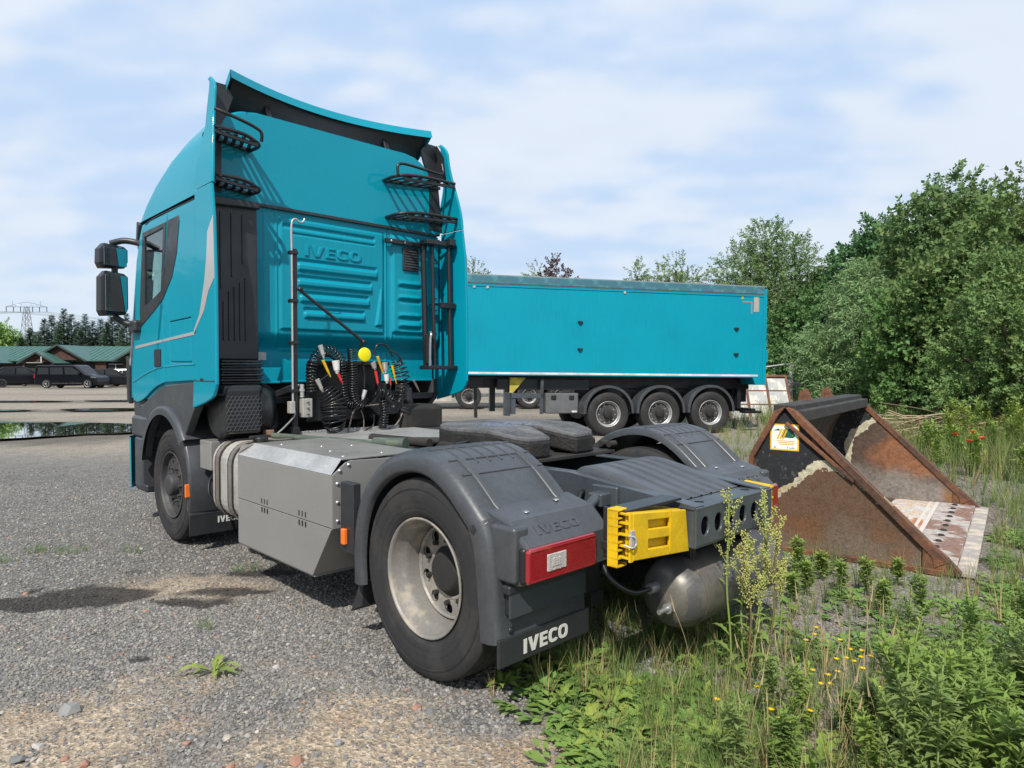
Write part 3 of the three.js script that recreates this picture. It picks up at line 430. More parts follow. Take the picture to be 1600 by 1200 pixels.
// black air intake duct behind the left deflector, bellows and filter housing
{
  const duct = obj('air_intake_duct', [prism([[-1.16, 1.62], [-0.80, 1.62], [-0.805, 2.86], [-0.83, 2.93], [-1.17, 2.93]], 'z', -2.95, 0.11, 0.015), prism([[-1.18, 2.86], [-0.80, 2.88], [-0.80, 2.93], [-1.18, 2.93]], 'z', -2.95, 0.16, 0.01)], m.plasticDark, truck);
  for (const [x, y0, y1] of [[-1.09, 1.78, 2.1], [-1.045, 1.78, 2.18], [-1.0, 1.78, 2.22], [-0.955, 1.78, 2.26], [-0.91, 1.78, 2.3], [-0.93, 2.42, 2.82], [-1.02, 2.3, 2.82], [-1.11, 2.2, 2.82]]) obj('duct_rib', bx(x - 0.008, x + 0.008, y0, y1, -2.845, -2.83, 0.005), m.plasticDark, duct);
  const bel = []; for (let k = 0; k < 9; k++) bel.push(bx(-1.15 - (k % 2) * 0.012, -0.82 + (k % 2) * 0.012, 1.60 - k * 0.022, 1.618 - k * 0.022, -2.96, -2.74 + (k % 2) * 0.012, 0.008));
  obj('bellows', bel, m.black, duct);
  const fil = obj('air_filter_housing', [bx(-1.19, -0.86, 1.335, 1.42, -3.1, -2.62, 0.03), lathe([[0, -0.17], [0.19, -0.17], [0.215, -0.14], [0.215, 0.2], [0.18, 0.26], [0, 0.26]], [-0.98, 1.2, -2.86], 'x', 28), bx(-1.17, -0.88, 1.03, 1.40, -2.78, -2.605, 0.03)], m.black, truck);
  const cells = []; for (let r = 0; r < 9; r++) for (let c = 0; c < 8; c++) cells.push(new THREE.TorusGeometry(0.017, 0.0032, 4, 6).translate(-1.15 + c * 0.033 + (r % 2) * 0.0165, 1.075 + r * 0.03, -2.603));
  obj('honeycomb_grille', cells, m.plastic, fil);
}
// under the cab: engine, gearbox, springs
{
  const u = obj('engine', [bx(-0.4, 0.4, 0.55, 1.35, -4.9, -3.2, 0.08, 3), bx(-0.3, 0.3, 0.45, 0.95, -3.25, -2.2, 0.1, 3), bx(-0.62, 0.75, 1.02, 1.42, -3.28, -3.16, 0.03), cyl([-0.7, 0.75, -3.0], [-0.7, 1.3, -2.9], 0.09, 0.07), cyl([0.72, 0.8, -2.95], [0.72, 1.4, -2.95], 0.07, 0.06), bx(-1.05, 1.05, 1.25, 1.3, -4.6, -3.1, 0.01)], m.grime, truck);
  obj('cab_suspension', [bar([-0.78, 1.42, -2.86], [-0.66, 1.33, -2.86], 0.05, 0.05), bar([-0.66, 1.33, -2.86], [-0.48, 1.40, -2.82], 0.05, 0.05), cyl([-0.72, 0.98, -2.78], [-0.72, 1.3, -2.82], 0.045, 0.045), cyl([-0.72, 1.05, -2.785], [-0.72, 1.2, -2.8], 0.06, 0.06), lathe([[0, 0], [0.022, 0.004], [0.022, 0.02], [0, 0.03]], [-0.47, 1.40, -2.79], 'z', 12)], m.black, truck); obj('cab_suspension', [cyl([0.72, 0.98, -2.8], [0.72, 1.36, -2.85], 0.05, 0.05)], m.black, truck);
  obj('front_axle', [cyl([-0.9, 0.48, -3.8], [0.9, 0.48, -3.8], 0.07), bx(-0.5, -0.4, 0.5, 0.62, -4.5, -3.1), bx(0.4, 0.5, 0.5, 0.62, -4.5, -3.1)], m.grime, truck);
  obj('right_side_box', [bx(0.62, 1.235, 0.32, 0.98, -2.6, -0.85, 0.03), bx(0.45, 0.95, 0.95, 1.2, -2.95, -2.55, 0.05)], m.grime, truck);
}
// frame
{
  const prof = [[-4.7, 0.72], [-4.7, 0.96], [0.26, 0.965], [1.04, 0.885], [1.04, 0.70], [0.5, 0.64], [0.0, 0.68]];
  for (const s of [-1, 1]) {
    const fr = obj('frame_rail', sideG([prism(prof, 'x', -0.395, 0.012, 0.003), prism([[-4.7, 0.955], [0.26, 0.96], [1.04, 0.88], [1.04, 0.89], [0.26, 0.97], [-4.7, 0.965]], 'x', -0.395, 0.085, 0.002), prism([[-4.7, 0.715], [0, 0.68], [0.5, 0.638], [1.04, 0.697], [1.04, 0.705], [0.5, 0.648], [0.0, 0.69], [-4.7, 0.725]], 'x', -0.395, 0.085, 0.002)], s), m.frame, truck);
    for (const [z, y] of [[0.33, 0.9], [0.36, 0.82], [0.36, 0.73], [0.42, 0.92], [0.52, 0.85], [0.55, 0.76], [0.63, 0.84], [0.66, 0.78], [0.72, 0.83], [0.76, 0.83], [0.8, 0.82], [0.92, 0.8], [0.97, 0.8]]) obj('frame_bolt', sideG(lathe([[0, 0.016], [0.012, 0.015], [0.014, 0]], [-0.395, y, z], 'x', 8).rotateZ(0), s), m.plasticDark, fr);
  }
  const holes = [-0.318, -0.19, -0.063, 0.063, 0.19, 0.318].map((x) => Array.from({ length: 20 }, (_, i) => [x + 0.037 * Math.cos(i / 10 * Math.PI), 0.79 + 0.046 * Math.sin(i / 10 * Math.PI)]));
  const cross = obj('rear_crossmember', [prism([[-0.40, 0.70], [0.40, 0.70], [0.40, 0.885], [-0.40, 0.885]], 'z', 1.035, 0.014, 0.004, holes), prism([[-0.40, 0.82], [0.40, 0.82], [0.40, 1.05], [-0.40, 1.05]], 'y', 0.872, 0.012, 0.003, [circle(-0.24, 0.97, 0.028), circle(0.24, 0.97, 0.028), circle(-0.3, 0.90, 0.014), circle(0.3, 0.9, 0.014)]), bx(-0.40, 0.40, 0.69, 0.702, 0.9, 1.045, 0.004)], m.frame, truck);
  const cov = smooth([[0.20, 0.93], [0.25, 0.985], [0.34, 1.005], [0.5, 0.985], [0.72, 0.93], [0.9, 0.888]], 26);
  const cv = obj('chassis_cover', [sweep(cov, [[-0.34, -0.05], [-0.335, -0.01], [-0.30, 0], [0.30, 0], [0.335, -0.01], [0.34, -0.05]])], m.plastic, truck);
  for (const x of [-0.2, -0.1, 0.0, 0.1, 0.2]) obj('cover_rib', sweep(cov.slice(6), [[x - 0.012, 0], [x - 0.006, 0.007], [x + 0.006, 0.007], [x + 0.012, 0]]), m.plastic, cv);
  obj('fender_bracket', [tube([[-0.4, 0.86, 0.50], [-0.5, 0.87, 0.52], [-0.62, 0.78, 0.52], [-0.66, 0.7, 0.52]], 0.028, 20, 10), bx(-0.42, -0.395, 0.80, 0.93, 0.43, 0.6, 0.01), bx(-0.5, -0.4, 0.83, 0.9, 0.47, 0.56, 0.01)], m.frame, truck);
  obj('fender_bracket', sideG([tube([[-0.4, 0.86, 0.50], [-0.5, 0.87, 0.52], [-0.62, 0.78, 0.52], [-0.66, 0.7, 0.52]], 0.028, 20, 10)], 1), m.frame, truck);
  obj('wiring_loom', [tube([[-0.4, 0.88, 0.36], [-0.45, 0.87, 0.38], [-0.5, 0.8, 0.4], [-0.55, 0.68, 0.42]], 0.012, 20, 7), tube([[-0.4, 0.87, 0.34], [-0.46, 0.84, 0.37], [-0.52, 0.72, 0.38]], 0.01, 20, 7)], m.black, truck);
  const at = obj('air_tank', [lathe([[0, -0.56], [0.07, -0.555], [0.13, -0.53], [0.166, -0.47], [0.176, -0.42], [0.176, 0.42], [0.166, 0.47], [0.13, 0.53], [0, 0.56]], [0.16, 0.415, 0.86], 'x', 40), lathe([[0.1765, -0.425], [0.18, -0.42], [0.1765, -0.415]], [0.16, 0.415, 0.86], 'x', 40)], M(0.15, 0.145, 0.14, 0.65, 0.3, { map: texMud, roughnessMap: texRough }), truck);
  obj('tank_fitting', [cyl([-0.45, 0.46, 0.82], [-0.34, 0.46, 0.83], 0.026, 0.026, 10), cyl([-0.43, 0.38, 0.91], [-0.34, 0.38, 0.9], 0.026, 0.026, 8), cyl([-0.5, 0.38, 0.91], [-0.42, 0.38, 0.91], 0.012)], m.steel, at);
  for (const x of [-0.2, 0.35]) obj('tank_strap', bx(x - 0.025, x + 0.025, 0.55, 0.72, 0.80, 0.92, 0.01), m.black, at);
  obj('air_hose', tube([[-0.45, 0.46, 0.82], [-0.55, 0.46, 0.79], [-0.64, 0.54, 0.72], [-0.62, 0.7, 0.62]], 0.013, 24, 7), m.black, at);
  obj('rear_axle', [cyl([-1.0, 0.5, 0], [1.0, 0.5, 0], 0.1), lathe([[0, -0.22], [0.15, -0.2], [0.24, -0.05], [0.24, 0.05], [0.15, 0.2], [0, 0.22]], [0, 0.5, 0], 'x', 24), cyl([-0.45, 0.35, 0.35], [-0.45, 0.7, 0.35], 0.13, 0.13), cyl([0.45, 0.35, 0.35], [0.45, 0.7, 0.35], 0.13, 0.13), bx(-0.5, -0.4, 0.3, 0.37, -0.6, 0.5), bx(0.4, 0.5, 0.3, 0.37, -0.6, 0.5)], m.grime, truck);
  const sub = obj('subframe_plate', [bx(-0.52, 0.52, 0.968, 0.99, -1.1, -0.12, 0.004), bx(-0.46, -0.3, 0.99, 1.06, -0.85, -0.35, 0.02), bx(0.3, 0.46, 0.99, 1.06, -0.85, -0.35, 0.02), prism([[-0.9, 0.985], [-0.3, 0.985], [-0.42, 1.07], [-0.78, 1.07]], 'x', -0.5, 1.0, 0.01), cyl([0.46, 1.03, -0.2], [0.53, 1.03, -0.2], 0.022), cyl([0.46, 1.03, -0.13], [0.53, 1.03, -0.13], 0.022)], m.grime, truck);
  obj('frame_crossmembers', [-3.4, -2.6, -1.7, -0.9, 0.1].map((z) => bx(-0.385, 0.385, 0.73, 0.93, z - 0.03, z + 0.03)), m.grime, truck);
}
// fifth wheel
{
  const out = []; for (let i = 0; i <= 28; i++) { const a = mixn(-0.25, Math.PI + 0.25, i / 28); out.push([0.465 * Math.cos(a), -0.68 - 0.42 * Math.sin(a)]); }
  out.push([-0.445, -0.46], [-0.36, -0.20], [-0.30, -0.15], [-0.13, -0.14], [-0.09, -0.24], [-0.034, -0.42], [-0.03, -0.70], [0.0, -0.73], [0.03, -0.70], [0.034, -0.42], [0.09, -0.24], [0.13, -0.14], [0.30, -0.15], [0.36, -0.20], [0.445, -0.46]);
  const dense = (pts) => { const o = []; pts.forEach((p, i) => { const q = pts[(i + 1) % pts.length], n = Math.max(1, Math.round(Math.hypot(q[0] - p[0], q[1] - p[1]) / 0.05)); for (let k = 0; k < n; k++) o.push([mixn(p[0], q[0], k / n), mixn(p[1], q[1], k / n)]); }); return o; };
  const bend = (g2, lump = 0) => { const p = g2.attributes.position; for (let i = 0; i < p.count; i++) { const x = p.getX(i), y = p.getY(i), z = p.getZ(i), k = lump * (fbm(x * 19, y * 19, z * 19, 3) - 0.5); p.setXYZ(i, x * (1 + k), y - Math.pow(Math.max(0, z + 0.40), 1.2) * 0.22 + k * 0.2, z + k * 0.3); } g2.computeVertexNormals(); return g2; };
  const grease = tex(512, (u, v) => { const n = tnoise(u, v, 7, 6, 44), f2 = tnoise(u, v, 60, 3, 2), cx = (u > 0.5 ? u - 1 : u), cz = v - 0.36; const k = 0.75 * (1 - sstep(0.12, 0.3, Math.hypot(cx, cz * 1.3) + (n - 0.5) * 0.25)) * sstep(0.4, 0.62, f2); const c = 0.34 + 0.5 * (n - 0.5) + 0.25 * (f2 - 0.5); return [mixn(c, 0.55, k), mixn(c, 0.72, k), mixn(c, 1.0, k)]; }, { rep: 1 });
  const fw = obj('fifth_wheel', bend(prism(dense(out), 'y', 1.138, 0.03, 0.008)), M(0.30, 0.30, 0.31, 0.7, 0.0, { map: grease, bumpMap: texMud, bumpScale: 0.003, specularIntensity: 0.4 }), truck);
  obj('grease_rim', [bend(prism(dense(out.map(([x, z]) => [x * 1.012, (z + 0.6) * 1.012 - 0.6])), 'y', 1.035, 0.108, 0.016), 0.05)], M(0.016, 0.0155, 0.015, 0.7, 0, { map: texMud, bumpMap: texMud, bumpScale: 0.01 }), fw);
  obj('release_handle', [cyl([-0.48, 1.09, -0.5], [-0.62, 1.08, -0.48], 0.012), cyl([-0.62, 1.08, -0.48], [-0.62, 1.08, -0.42], 0.012)], m.black, fw);
}
// deck plates and pipes behind the cab
{
  const checker = tex(512, (u, v) => { const a = (u * 16) % 1, b = (v * 16) % 1, odd = (Math.floor(u * 16) + Math.floor(v * 16)) % 2; const x = (a - 0.5) * (odd ? 1 : -1), y = b - 0.5; const p = (x + y) * 0.707, q = (x - y) * 0.707; return g3(Math.exp(-Math.pow(p / 0.36, 4) - Math.pow(q / 0.1, 4))); }, { rep: 2 });
  const cm = M(0.40, 0.40, 0.39, 0.5, 0.3, { map: texDust, bumpMap: checker, bumpScale: 0.004 });
  const dk = obj('deck_plate', [bx(-0.55, 0.05, 0.985, 0.993, -2.62, -1.75, 0.002), bx(-0.55, 0.55, 0.99, 1.02, -2.64, -2.60, 0.004)], cm, truck);
  obj('deck_plate', [bx(0.08, 0.58, 0.985, 0.993, -2.62, -1.3, 0.002)], cm, truck);
  obj('deck_pipe', [cyl([-0.78, 1.0, -2.66], [-0.45, 0.99, -1.62], 0.022), cyl([-0.45, 0.99, -1.62], [-0.36, 1.0, -1.35], 0.045, 0.045)], M(0.10, 0.13, 0.11, 0.6, 0, { map: texMud }), truck);
  obj('deck_pipe', [cyl([-0.3, 1.0, -1.9], [-0.22, 1.0, -1.25], 0.035), cyl([-0.2, 0.99, -1.6], [0.2, 0.99, -1.2], 0.03)], m.grime, truck);
  obj('pipe_end_block', bx(-0.83, -0.76, 0.965, 1.045, -2.72, -2.64, 0.008), M(0.22, 0.14, 0.10, 0.7, 0, { map: texMud }), truck);
}
// fuel tank and panelled tank box
{
  const rr = (x0, x1, y0, y1, r, n = 6) => { const o = []; for (const [cx, cy, a] of [[x1 - r, y1 - r, 0], [x0 + r, y1 - r, 0.5], [x0 + r, y0 + r, 1], [x1 - r, y0 + r, 1.5]]) for (let i = 0; i <= n; i++) { const t = (a + 0.5 * i / n) * Math.PI; o.push([cx + r * Math.cos(t), cy + r * Math.sin(t)]); } return o; };
  const tk = obj('fuel_tank', prism(rr(-1.20, -0.52, 0.37, 0.975, 0.16), 'z', -2.83, 0.75, 0.03), m.tank, truck);
  for (const z of [-2.72, -2.47]) obj('tank_belt', prism(rr(-1.212, -0.51, 0.358, 0.987, 0.168), 'z', z, 0.055, 0.003, [rr(-1.204, -0.52, 0.366, 0.979, 0.163).reverse()]), m.strap, tk);
  for (const z of [-2.745, -2.655, -2.495, -2.405]) obj('belt_edging', prism(rr(-1.208, -0.51, 0.362, 0.983, 0.166), 'z', z, 0.012, 0.002, [rr(-1.202, -0.52, 0.368, 0.977, 0.162).reverse()]), m.black, tk);
  obj('filler_cap', [lathe([[0, 0.05], [0.055, 0.05], [0.06, 0.04], [0.06, 0.025], [0.045, 0.02], [0.045, 0]], [-0.98, 0.97, -2.42], 'y', 20), bx(-1.06, -0.9, 1.012, 1.03, -2.45, -2.39, 0.008)], m.black, tk);
  const sb = obj('control_box', [bx(-1.17, -0.98, 0.715, 0.955, -3.17, -2.93, 0.008)], m.alu, truck);
  for (const [z, y] of [[-3.13, 0.80], [-2.97, 0.80], [-2.97, 0.9]]) obj('box_screw', lathe([[0, 0.01], [0.012, 0.008], [0.014, 0]], [-1.17, y, z], 'x', 10), m.steel, sb);
  obj('cable_bundle', [tube([[-1.05, 0.72, -3.05], [-1.12, 0.62, -3.08], [-1.14, 0.5, -3.04], [-1.08, 0.42, -3.0]], 0.012, 24, 6), tube([[-1.02, 0.72, -3.0], [-1.08, 0.6, -2.98], [-1.1, 0.52, -2.95], [-1.0, 0.4, -2.9]], 0.01, 24, 6), bx(-1.05, -0.8, 0.35, 0.75, -3.1, -2.92, 0.03)], m.black, truck);
  // panelled box, lower rear corner cut off
  const side = [[-2.18, 0.285], [-1.07, 0.285], [-0.835, 0.60], [-0.835, 0.925], [-2.18, 0.925]];
  const bxg = grp('tank_cover_box', truck);
  obj('upper_side_panel', prism([[-2.18, 0.612], [-0.838, 0.612], [-0.838, 0.922], [-2.18, 0.922]], 'x', -1.255, 0.02, 0.003), m.alu, bxg);
  obj('lower_side_panel', prism([[-2.18, 0.285], [-1.07, 0.285], [-0.838, 0.603], [-0.838, 0.607], [-2.18, 0.607]], 'x', -1.253, 0.02, 0.003), m.alu, bxg);
  obj('top_bevel_panel', gridGeo(1, 1, (i, j) => [mixn(-1.255, -1.15, j), mixn(0.925, 1.005, j), mixn(-2.18 + 0.06 * j, -0.836 - 0.06 * j, i)]), m.aluBright, bxg);
  obj('top_panel', prism([[-1.15, -2.12], [-0.55, -2.12], [-0.55, -0.9], [-1.15, -0.896]], 'y', 0.995, 0.01, 0.002), m.alu, bxg);
  obj('rear_panel', [prism([[-1.25, 0.605], [-0.5, 0.605], [-0.5, 0.98], [-1.12, 1.0], [-1.16, 0.99], [-1.25, 0.92]], 'z', -0.845, 0.012, 0.002)], m.alu, bxg);
  obj('rear_bevel_panel', gridGeo(1, 1, (i, j) => [mixn(-1.25, -0.5, i), mixn(0.285, 0.603, j), mixn(-1.07, -0.836, j)]), m.alu, bxg);
  obj('front_panel', gridGeo(1, 3, (i, j) => { const q = [[0.285, 0], [0.925, 0], [1.0, 0.06], [1.001, 0.06]][j]; return [mixn(-1.25, -0.5, i), q[0], -2.18 + q[1]]; }), m.alu, bxg);
  obj('floor_panel', bx(-1.24, -0.5, 0.27, 0.284, -2.18, -1.07, 0.002), m.alu, bxg);
  for (const y of [0.65, 0.76, 0.87]) obj('rivet', lathe([[0, 0.01], [0.009, 0.008], [0.012, 0]], [-1.245 + 0.03, y, -0.833], 'z', 10), m.steel, bxg);
  for (const [x, y] of [[-1.2, 0.945], [-1.14, 0.975], [-1.21, 0.56], [-1.2, 0.45]]) obj('rivet', lathe([[0, 0.01], [0.009, 0.008], [0.012, 0]], [x, y, y < 0.6 ? -0.87 - (0.6 - y) * 0.74 : -0.833], 'z', 10), m.steel, bxg);
  for (const [x, z] of [[-1.05, -1.9], [-1.0, -1.3], [-0.8, -1.0], [-1.08, -1.0], [-0.72, -1.5], [-0.9, -1.6]]) obj('rivet', lathe([[0, 0.008], [0.009, 0.006], [0.012, 0]], [x, 1.005, z], 'y', 10), m.steel, bxg);
  for (const z0 of [-1.78, -1.24]) for (const dy of [0.585, 0.645]) for (let k = 0; k < 3; k++) obj('vent_slot', bx(-1.2575, -1.25, dy - 0.017, dy + 0.017, z0 + k * 0.042, z0 + k * 0.042 + 0.011, 0.001), m.black, bxg);
  obj('side_reflector', bx(-1.275, -1.25, 0.55, 0.64, -0.70, -0.66, 0.006), m.orange, truck);
  obj('reflector_bracket', bx(-1.25, -1.2, 0.5, 0.9, -0.74, -0.6, 0.006), m.plasticDark, truck);
}
// wheels
function tyreProf(r, hw) { const p = [[0.292, -hw * 0.72], [0.30, -hw * 0.82], [0.33, -hw * 0.93], [0.338, -hw * 0.945], [0.342, -hw * 0.94], [0.37, -hw * 0.99], [0.41, -hw], [0.43, -hw * 0.995], [0.434, -hw * 0.99], [0.46, -hw * 0.965], [r - 0.03, -hw * 0.93], [r - 0.012, -hw * 0.86], [r - 0.006, -hw * 0.8]];
  const tr = []; for (const k of [-0.52, -0.18, 0.18, 0.52]) tr.push([r - 0.001, hw * (k - 0.035)], [r - 0.014, hw * (k - 0.025)], [r - 0.014, hw * (k + 0.025)], [r - 0.001, hw * (k + 0.035)]);
  return p.concat(tr, p.slice().reverse().map(([a, b]) => [a, -b])); }
function wheel(x, z, out, dual, name = 'wheel') {   // out = -1 left, +1 right; x = outer tyre face
  const w = grp(name, truck, [0, 0.5, z]);
  const hw = 0.148, cx = x - out * hw, S = (g) => (out < 0 ? g : g.map(mirrorX)), L = (p, at) => lathe(p, [at, 0, 0], 'x', 56);
  const Q = -Math.abs(cx);
  obj('tyre', S([L(tyreProf(0.506, hw), Q), ...(out < 0 ? Array.from({ length: 150 }, (_, i) => { const a = i / 150 * 2 * Math.PI; return bx(-0.0015, 0.0015, 0.352, 0.366, -0.0018, 0.0018, 0).rotateX(a).translate(Q - hw * 0.968, 0, 0); }) : []), ...[0.382, 0.388, 0.443, 0.448].map((r0) => L([[r0 - 0.002, -hw * 0.985], [r0, -hw * 1.004], [r0 + 0.002, -hw * 0.985]], Q))].concat(dual ? [L(tyreProf(0.506, hw), Q + 0.335)] : [])), m.rubber, w);
  const fl = -Math.abs(x) + 0.02;
  if (dual) {
    obj('rim', S([L([[0.297, 0.004], [0.302, -0.004], [0.299, -0.01], [0.29, -0.008], [0.283, 0.006], [0.278, 0.04], [0.262, 0.07], [0.252, 0.10], [0.25, 0.165], [0.244, 0.172]], fl), L([[0.29, 0.3], [0.26, 0.24], [0.26, 0.18]], fl)]), m.rimGrey, w);
    const hs = Array.from({ length: 10 }, (_, i) => circle(0.195 * Math.cos(i / 5 * Math.PI + 0.3), 0.195 * Math.sin(i / 5 * Math.PI + 0.3), 0.034, 18));
    obj('disc', S([prism(circle(0, 0, 0.25, 48), 'x', fl + 0.165, 0.014, 0.003, hs.concat([circle(0, 0, 0.14, 30)])), L([[0.15, 0.168], [0.142, 0.16], [0.13, 0.165]], fl), L([[0.248, 0.163], [0.24, 0.15], [0.232, 0.15], [0.226, 0.163]], fl)]), m.rimGrey, w);
    obj('hub', S([L([[0.14, 0.185], [0.13, 0.165], [0.11, 0.15], [0.1, 0.13], [0.085, 0.12], [0, 0.115]], fl), L([[0.24, 0.2], [0.1, 0.2]], fl)].concat(Array.from({ length: 10 }, (_, i) => cyl([fl + 0.17, 0.162 * Math.cos(i / 5 * Math.PI), 0.162 * Math.sin(i / 5 * Math.PI)], [fl + 0.14, 0.162 * Math.cos(i / 5 * Math.PI), 0.162 * Math.sin(i / 5 * Math.PI)], 0.015, 0.013, 6)))), m.grime, w);
  } else {
    obj('rim', S([L([[0.297, 0.004], [0.302, -0.004], [0.299, -0.01], [0.29, -0.008], [0.283, 0.006], [0.278, 0.04], [0.262, 0.06]], fl)]), m.rimDark, w);
    const hs = Array.from({ length: 10 }, (_, i) => circle(0.205 * Math.cos(i / 5 * Math.PI), 0.205 * Math.sin(i / 5 * Math.PI), 0.022, 12));
    obj('disc', S([prism(circle(0, 0, 0.264, 48), 'x', fl + 0.035, 0.014, 0.004, hs.concat([circle(0, 0, 0.1, 30)]))]), m.rimDark, w);
    obj('hub', S([L([[0.10, 0.05], [0.1, -0.02], [0.085, -0.035], [0.05, -0.04], [0, -0.04]], fl), L([[0.25, 0.075], [0.1, 0.075]], fl)].concat(Array.from({ length: 10 }, (_, i) => cyl([fl + 0.04, 0.15 * Math.cos(i / 5 * Math.PI + 0.3), 0.15 * Math.sin(i / 5 * Math.PI + 0.3)], [fl + 0.005, 0.15 * Math.cos(i / 5 * Math.PI + 0.3), 0.15 * Math.sin(i / 5 * Math.PI + 0.3)], 0.016, 0.014, 6)))), m.rimDark, w);
  }
  return w;
}
wheel(-1.235, 0, -1, true); wheel(1.235, 0, 1, true); wheel(-1.215, -3.8, -1, false); wheel(1.215, -3.8, 1, false);
// rear fenders with lamp housing and mudflap
for (const s of [-1, 1]) {
  const path = smooth([[-0.61, 0.35], [-0.615, 0.55], [-0.575, 0.76], [-0.47, 0.94], [-0.29, 1.075], [-0.07, 1.138], [0.12, 1.125], [0.28, 1.05], [0.40, 0.955], [0.5, 0.865]], 44);
  const prof = [[-1.225, -0.115], [-1.25, -0.11], [-1.262, -0.095], [-1.262, -0.055], [-1.25, -0.025], [-1.225, -0.006], [-1.19, 0], [-0.66, 0], [-0.64, -0.01], [-0.635, -0.05]];
  const G = (g) => sideG(g, s);
  const fe = obj('rear_fender', G([sweep(path, prof), sweep(path, [[-1.225, -0.115], [-1.225, -0.03], [-0.64, -0.03]])]), m.plastic, truck);
  const sub = path.filter(([z]) => z > -0.42 && z < 0.24), sub2 = path.filter(([z]) => z > 0.16 && z < 0.49);
  for (const x of [-1.12, -1.04, -0.96, -0.88, -0.80, -0.72]) obj('fender_rib', G([sweep(sub.slice(Math.abs(x) > 1.1 ? 4 : 0), [[x - 0.005, 0], [x - 0.003, 0.005], [x + 0.003, 0.005], [x + 0.005, 0]])]), m.plastic, fe);
  for (const x of [-1.13, -0.73]) obj('fender_strap', G([sweep(sub2, [[x - 0.018, 0], [x - 0.014, 0.014], [x + 0.014, 0.014], [x + 0.018, 0]])]), m.plastic, fe);
  for (const k of [30, 34, 37]) { const a = path[k], b = path[k + 1]; obj('fender_rib', G([cyl([-1.2, a[1], a[0]], [-0.66, a[1], a[0]], 0.007, 0.007, 8)]), m.plastic, fe); }
  // panel behind the tyre
  const back = smooth([[0.49, 0.875], [0.525, 0.80], [0.555, 0.65], [0.575, 0.48], [0.585, 0.335]], 16);
  obj('rear_apron', G([sweep(back, [[-1.215, -0.13], [-1.25, -0.12], [-1.262, -0.10], [-1.262, -0.05], [-1.25, -0.02], [-1.22, 0], [-0.66, 0], [-0.635, -0.02], [-0.635, -0.1]])]), m.plastic, fe);
  const hp = [[0.44, 0.915], [0.60, 0.875], [0.705, 0.775], [0.71, 0.625], [0.665, 0.60], [0.575, 0.585], [0.52, 0.72]];
  const tp = hp.map(([z, y]) => [z, y]);
  const hg = prism(tp, 'x', -1.20, 0.585, 0.014); { const p = hg.attributes.position; for (let i = 0; i < p.count; i++) { const x = p.getX(i), z = p.getZ(i); if (x < -1.1 && z > 0.62) p.setX(i, x + (z - 0.62) * 0.1); } hg.computeVertexNormals(); }
  const ho = obj('lamp_housing', G([hg, bx(-1.225, -1.13, 0.61, 0.86, 0.5, 0.66, 0.02)]), m.plastic, fe);
  for (const [x, z, y] of [[-1.04, 0.55, 0.889], [-0.78, 0.5, 0.903]]) obj('housing_screw', G([lathe([[0, 0.006], [0.014, 0.004], [0.016, 0]], [x, y, z], 'y', 10)]), m.steel, ho);
  const t = logo(0.048, 0.008); t.scale(0.29 / t.boundingBox.max.x, 1, 1); t.rotateX(-0.78); t.translate(s < 0 ? -1.08 : 0.79, 0.806, 0.667);
  obj('housing_lettering', t, m.plastic, ho);
  const la = grp('tail_lamp', truck);
  obj('lamp_body', G([bx(-1.205, -0.74, 0.615, 0.775, 0.66, 0.70, 0.02, 3)]), m.black, la);
  obj('red_lens', G([prism([[-1.2, 0.625], [-0.755, 0.622], [-0.745, 0.64], [-0.745, 0.765], [-0.76, 0.775], [-1.19, 0.775], [-1.205, 0.76], [-1.205, 0.64]], 'z', 0.70, 0.028, 0.01)]), m.lampRed, la);
  obj('clear_lens', G([bx(-1.09, -0.965, 0.66, 0.736, 0.72, 0.7325, 0.004)]), m.lampClear, la);
  obj('lens_grid', G([...[0, 1, 2, 3].map((k) => bx(-1.08 + k * 0.034, -1.077 + k * 0.034, 0.662, 0.734, 0.731, 0.7345, 0.0005)), bx(-1.06, -1.0, 0.68, 0.715, 0.731, 0.7355, 0.001)]), m.lampClear, la);
  obj('lens_ridges', G([...[0.633, 0.762].map((y) => bx(-1.19, -0.76, y - 0.003, y + 0.003, 0.722, 0.7305, 0.001)), ...Array.from({ length: 40 }, (_, i) => { const c = i % 10, r = Math.floor(i / 10); const x = (c < 3 ? -1.185 + c * 0.027 : -0.94 + (c - 3) * 0.026); return new THREE.SphereGeometry(0.009, 6, 4).scale(1, 1, 0.5).translate(x, 0.66 + r * 0.026, 0.7245); })]), M(0.22, 0.004, 0.01, 0.2, 0, { clearcoat: 1 }), la);
  obj('number_plate', G([bx(-1.215, -0.70, 0.455, 0.575, 0.615, 0.625, 0.003)]), m.plate, truck);
  obj('plate_holder', G([bx(-1.225, -0.69, 0.56, 0.60, 0.58, 0.63, 0.01), bx(-1.2, -0.72, 0.46, 0.57, 0.575, 0.614, 0.006)]), m.plasticDark, truck);
  const fl = obj('rear_mudflap', G([bx(-1.25, -0.635, 0.235, 0.36, 0.575, 0.592, 0.004)]), m.plasticDark, truck);
  const t2 = logo(0.066, 0.003); t2.scale(0.30 / t2.boundingBox.max.x, 1, 1); t2.translate(s < 0 ? -1.10 : 0.8, 0.262, 0.593);
  obj('flap_lettering', t2, M(0.55, 0.54, 0.5, 0.7), fl);
  obj('apron_screw', G([lathe([[0, 0.008], [0.012, 0.006], [0.015, 0]], [-1.17, 0.385, 0.585], 'z', 10)]), m.black, fe);
  obj('spray_flap', G([prism([[-0.72, 0.14], [-0.6, 0.2], [-0.58, 0.33], [-0.62, 0.33]], 'x', -1.2, 0.25, 0.006)]), m.rubber, fe);
}
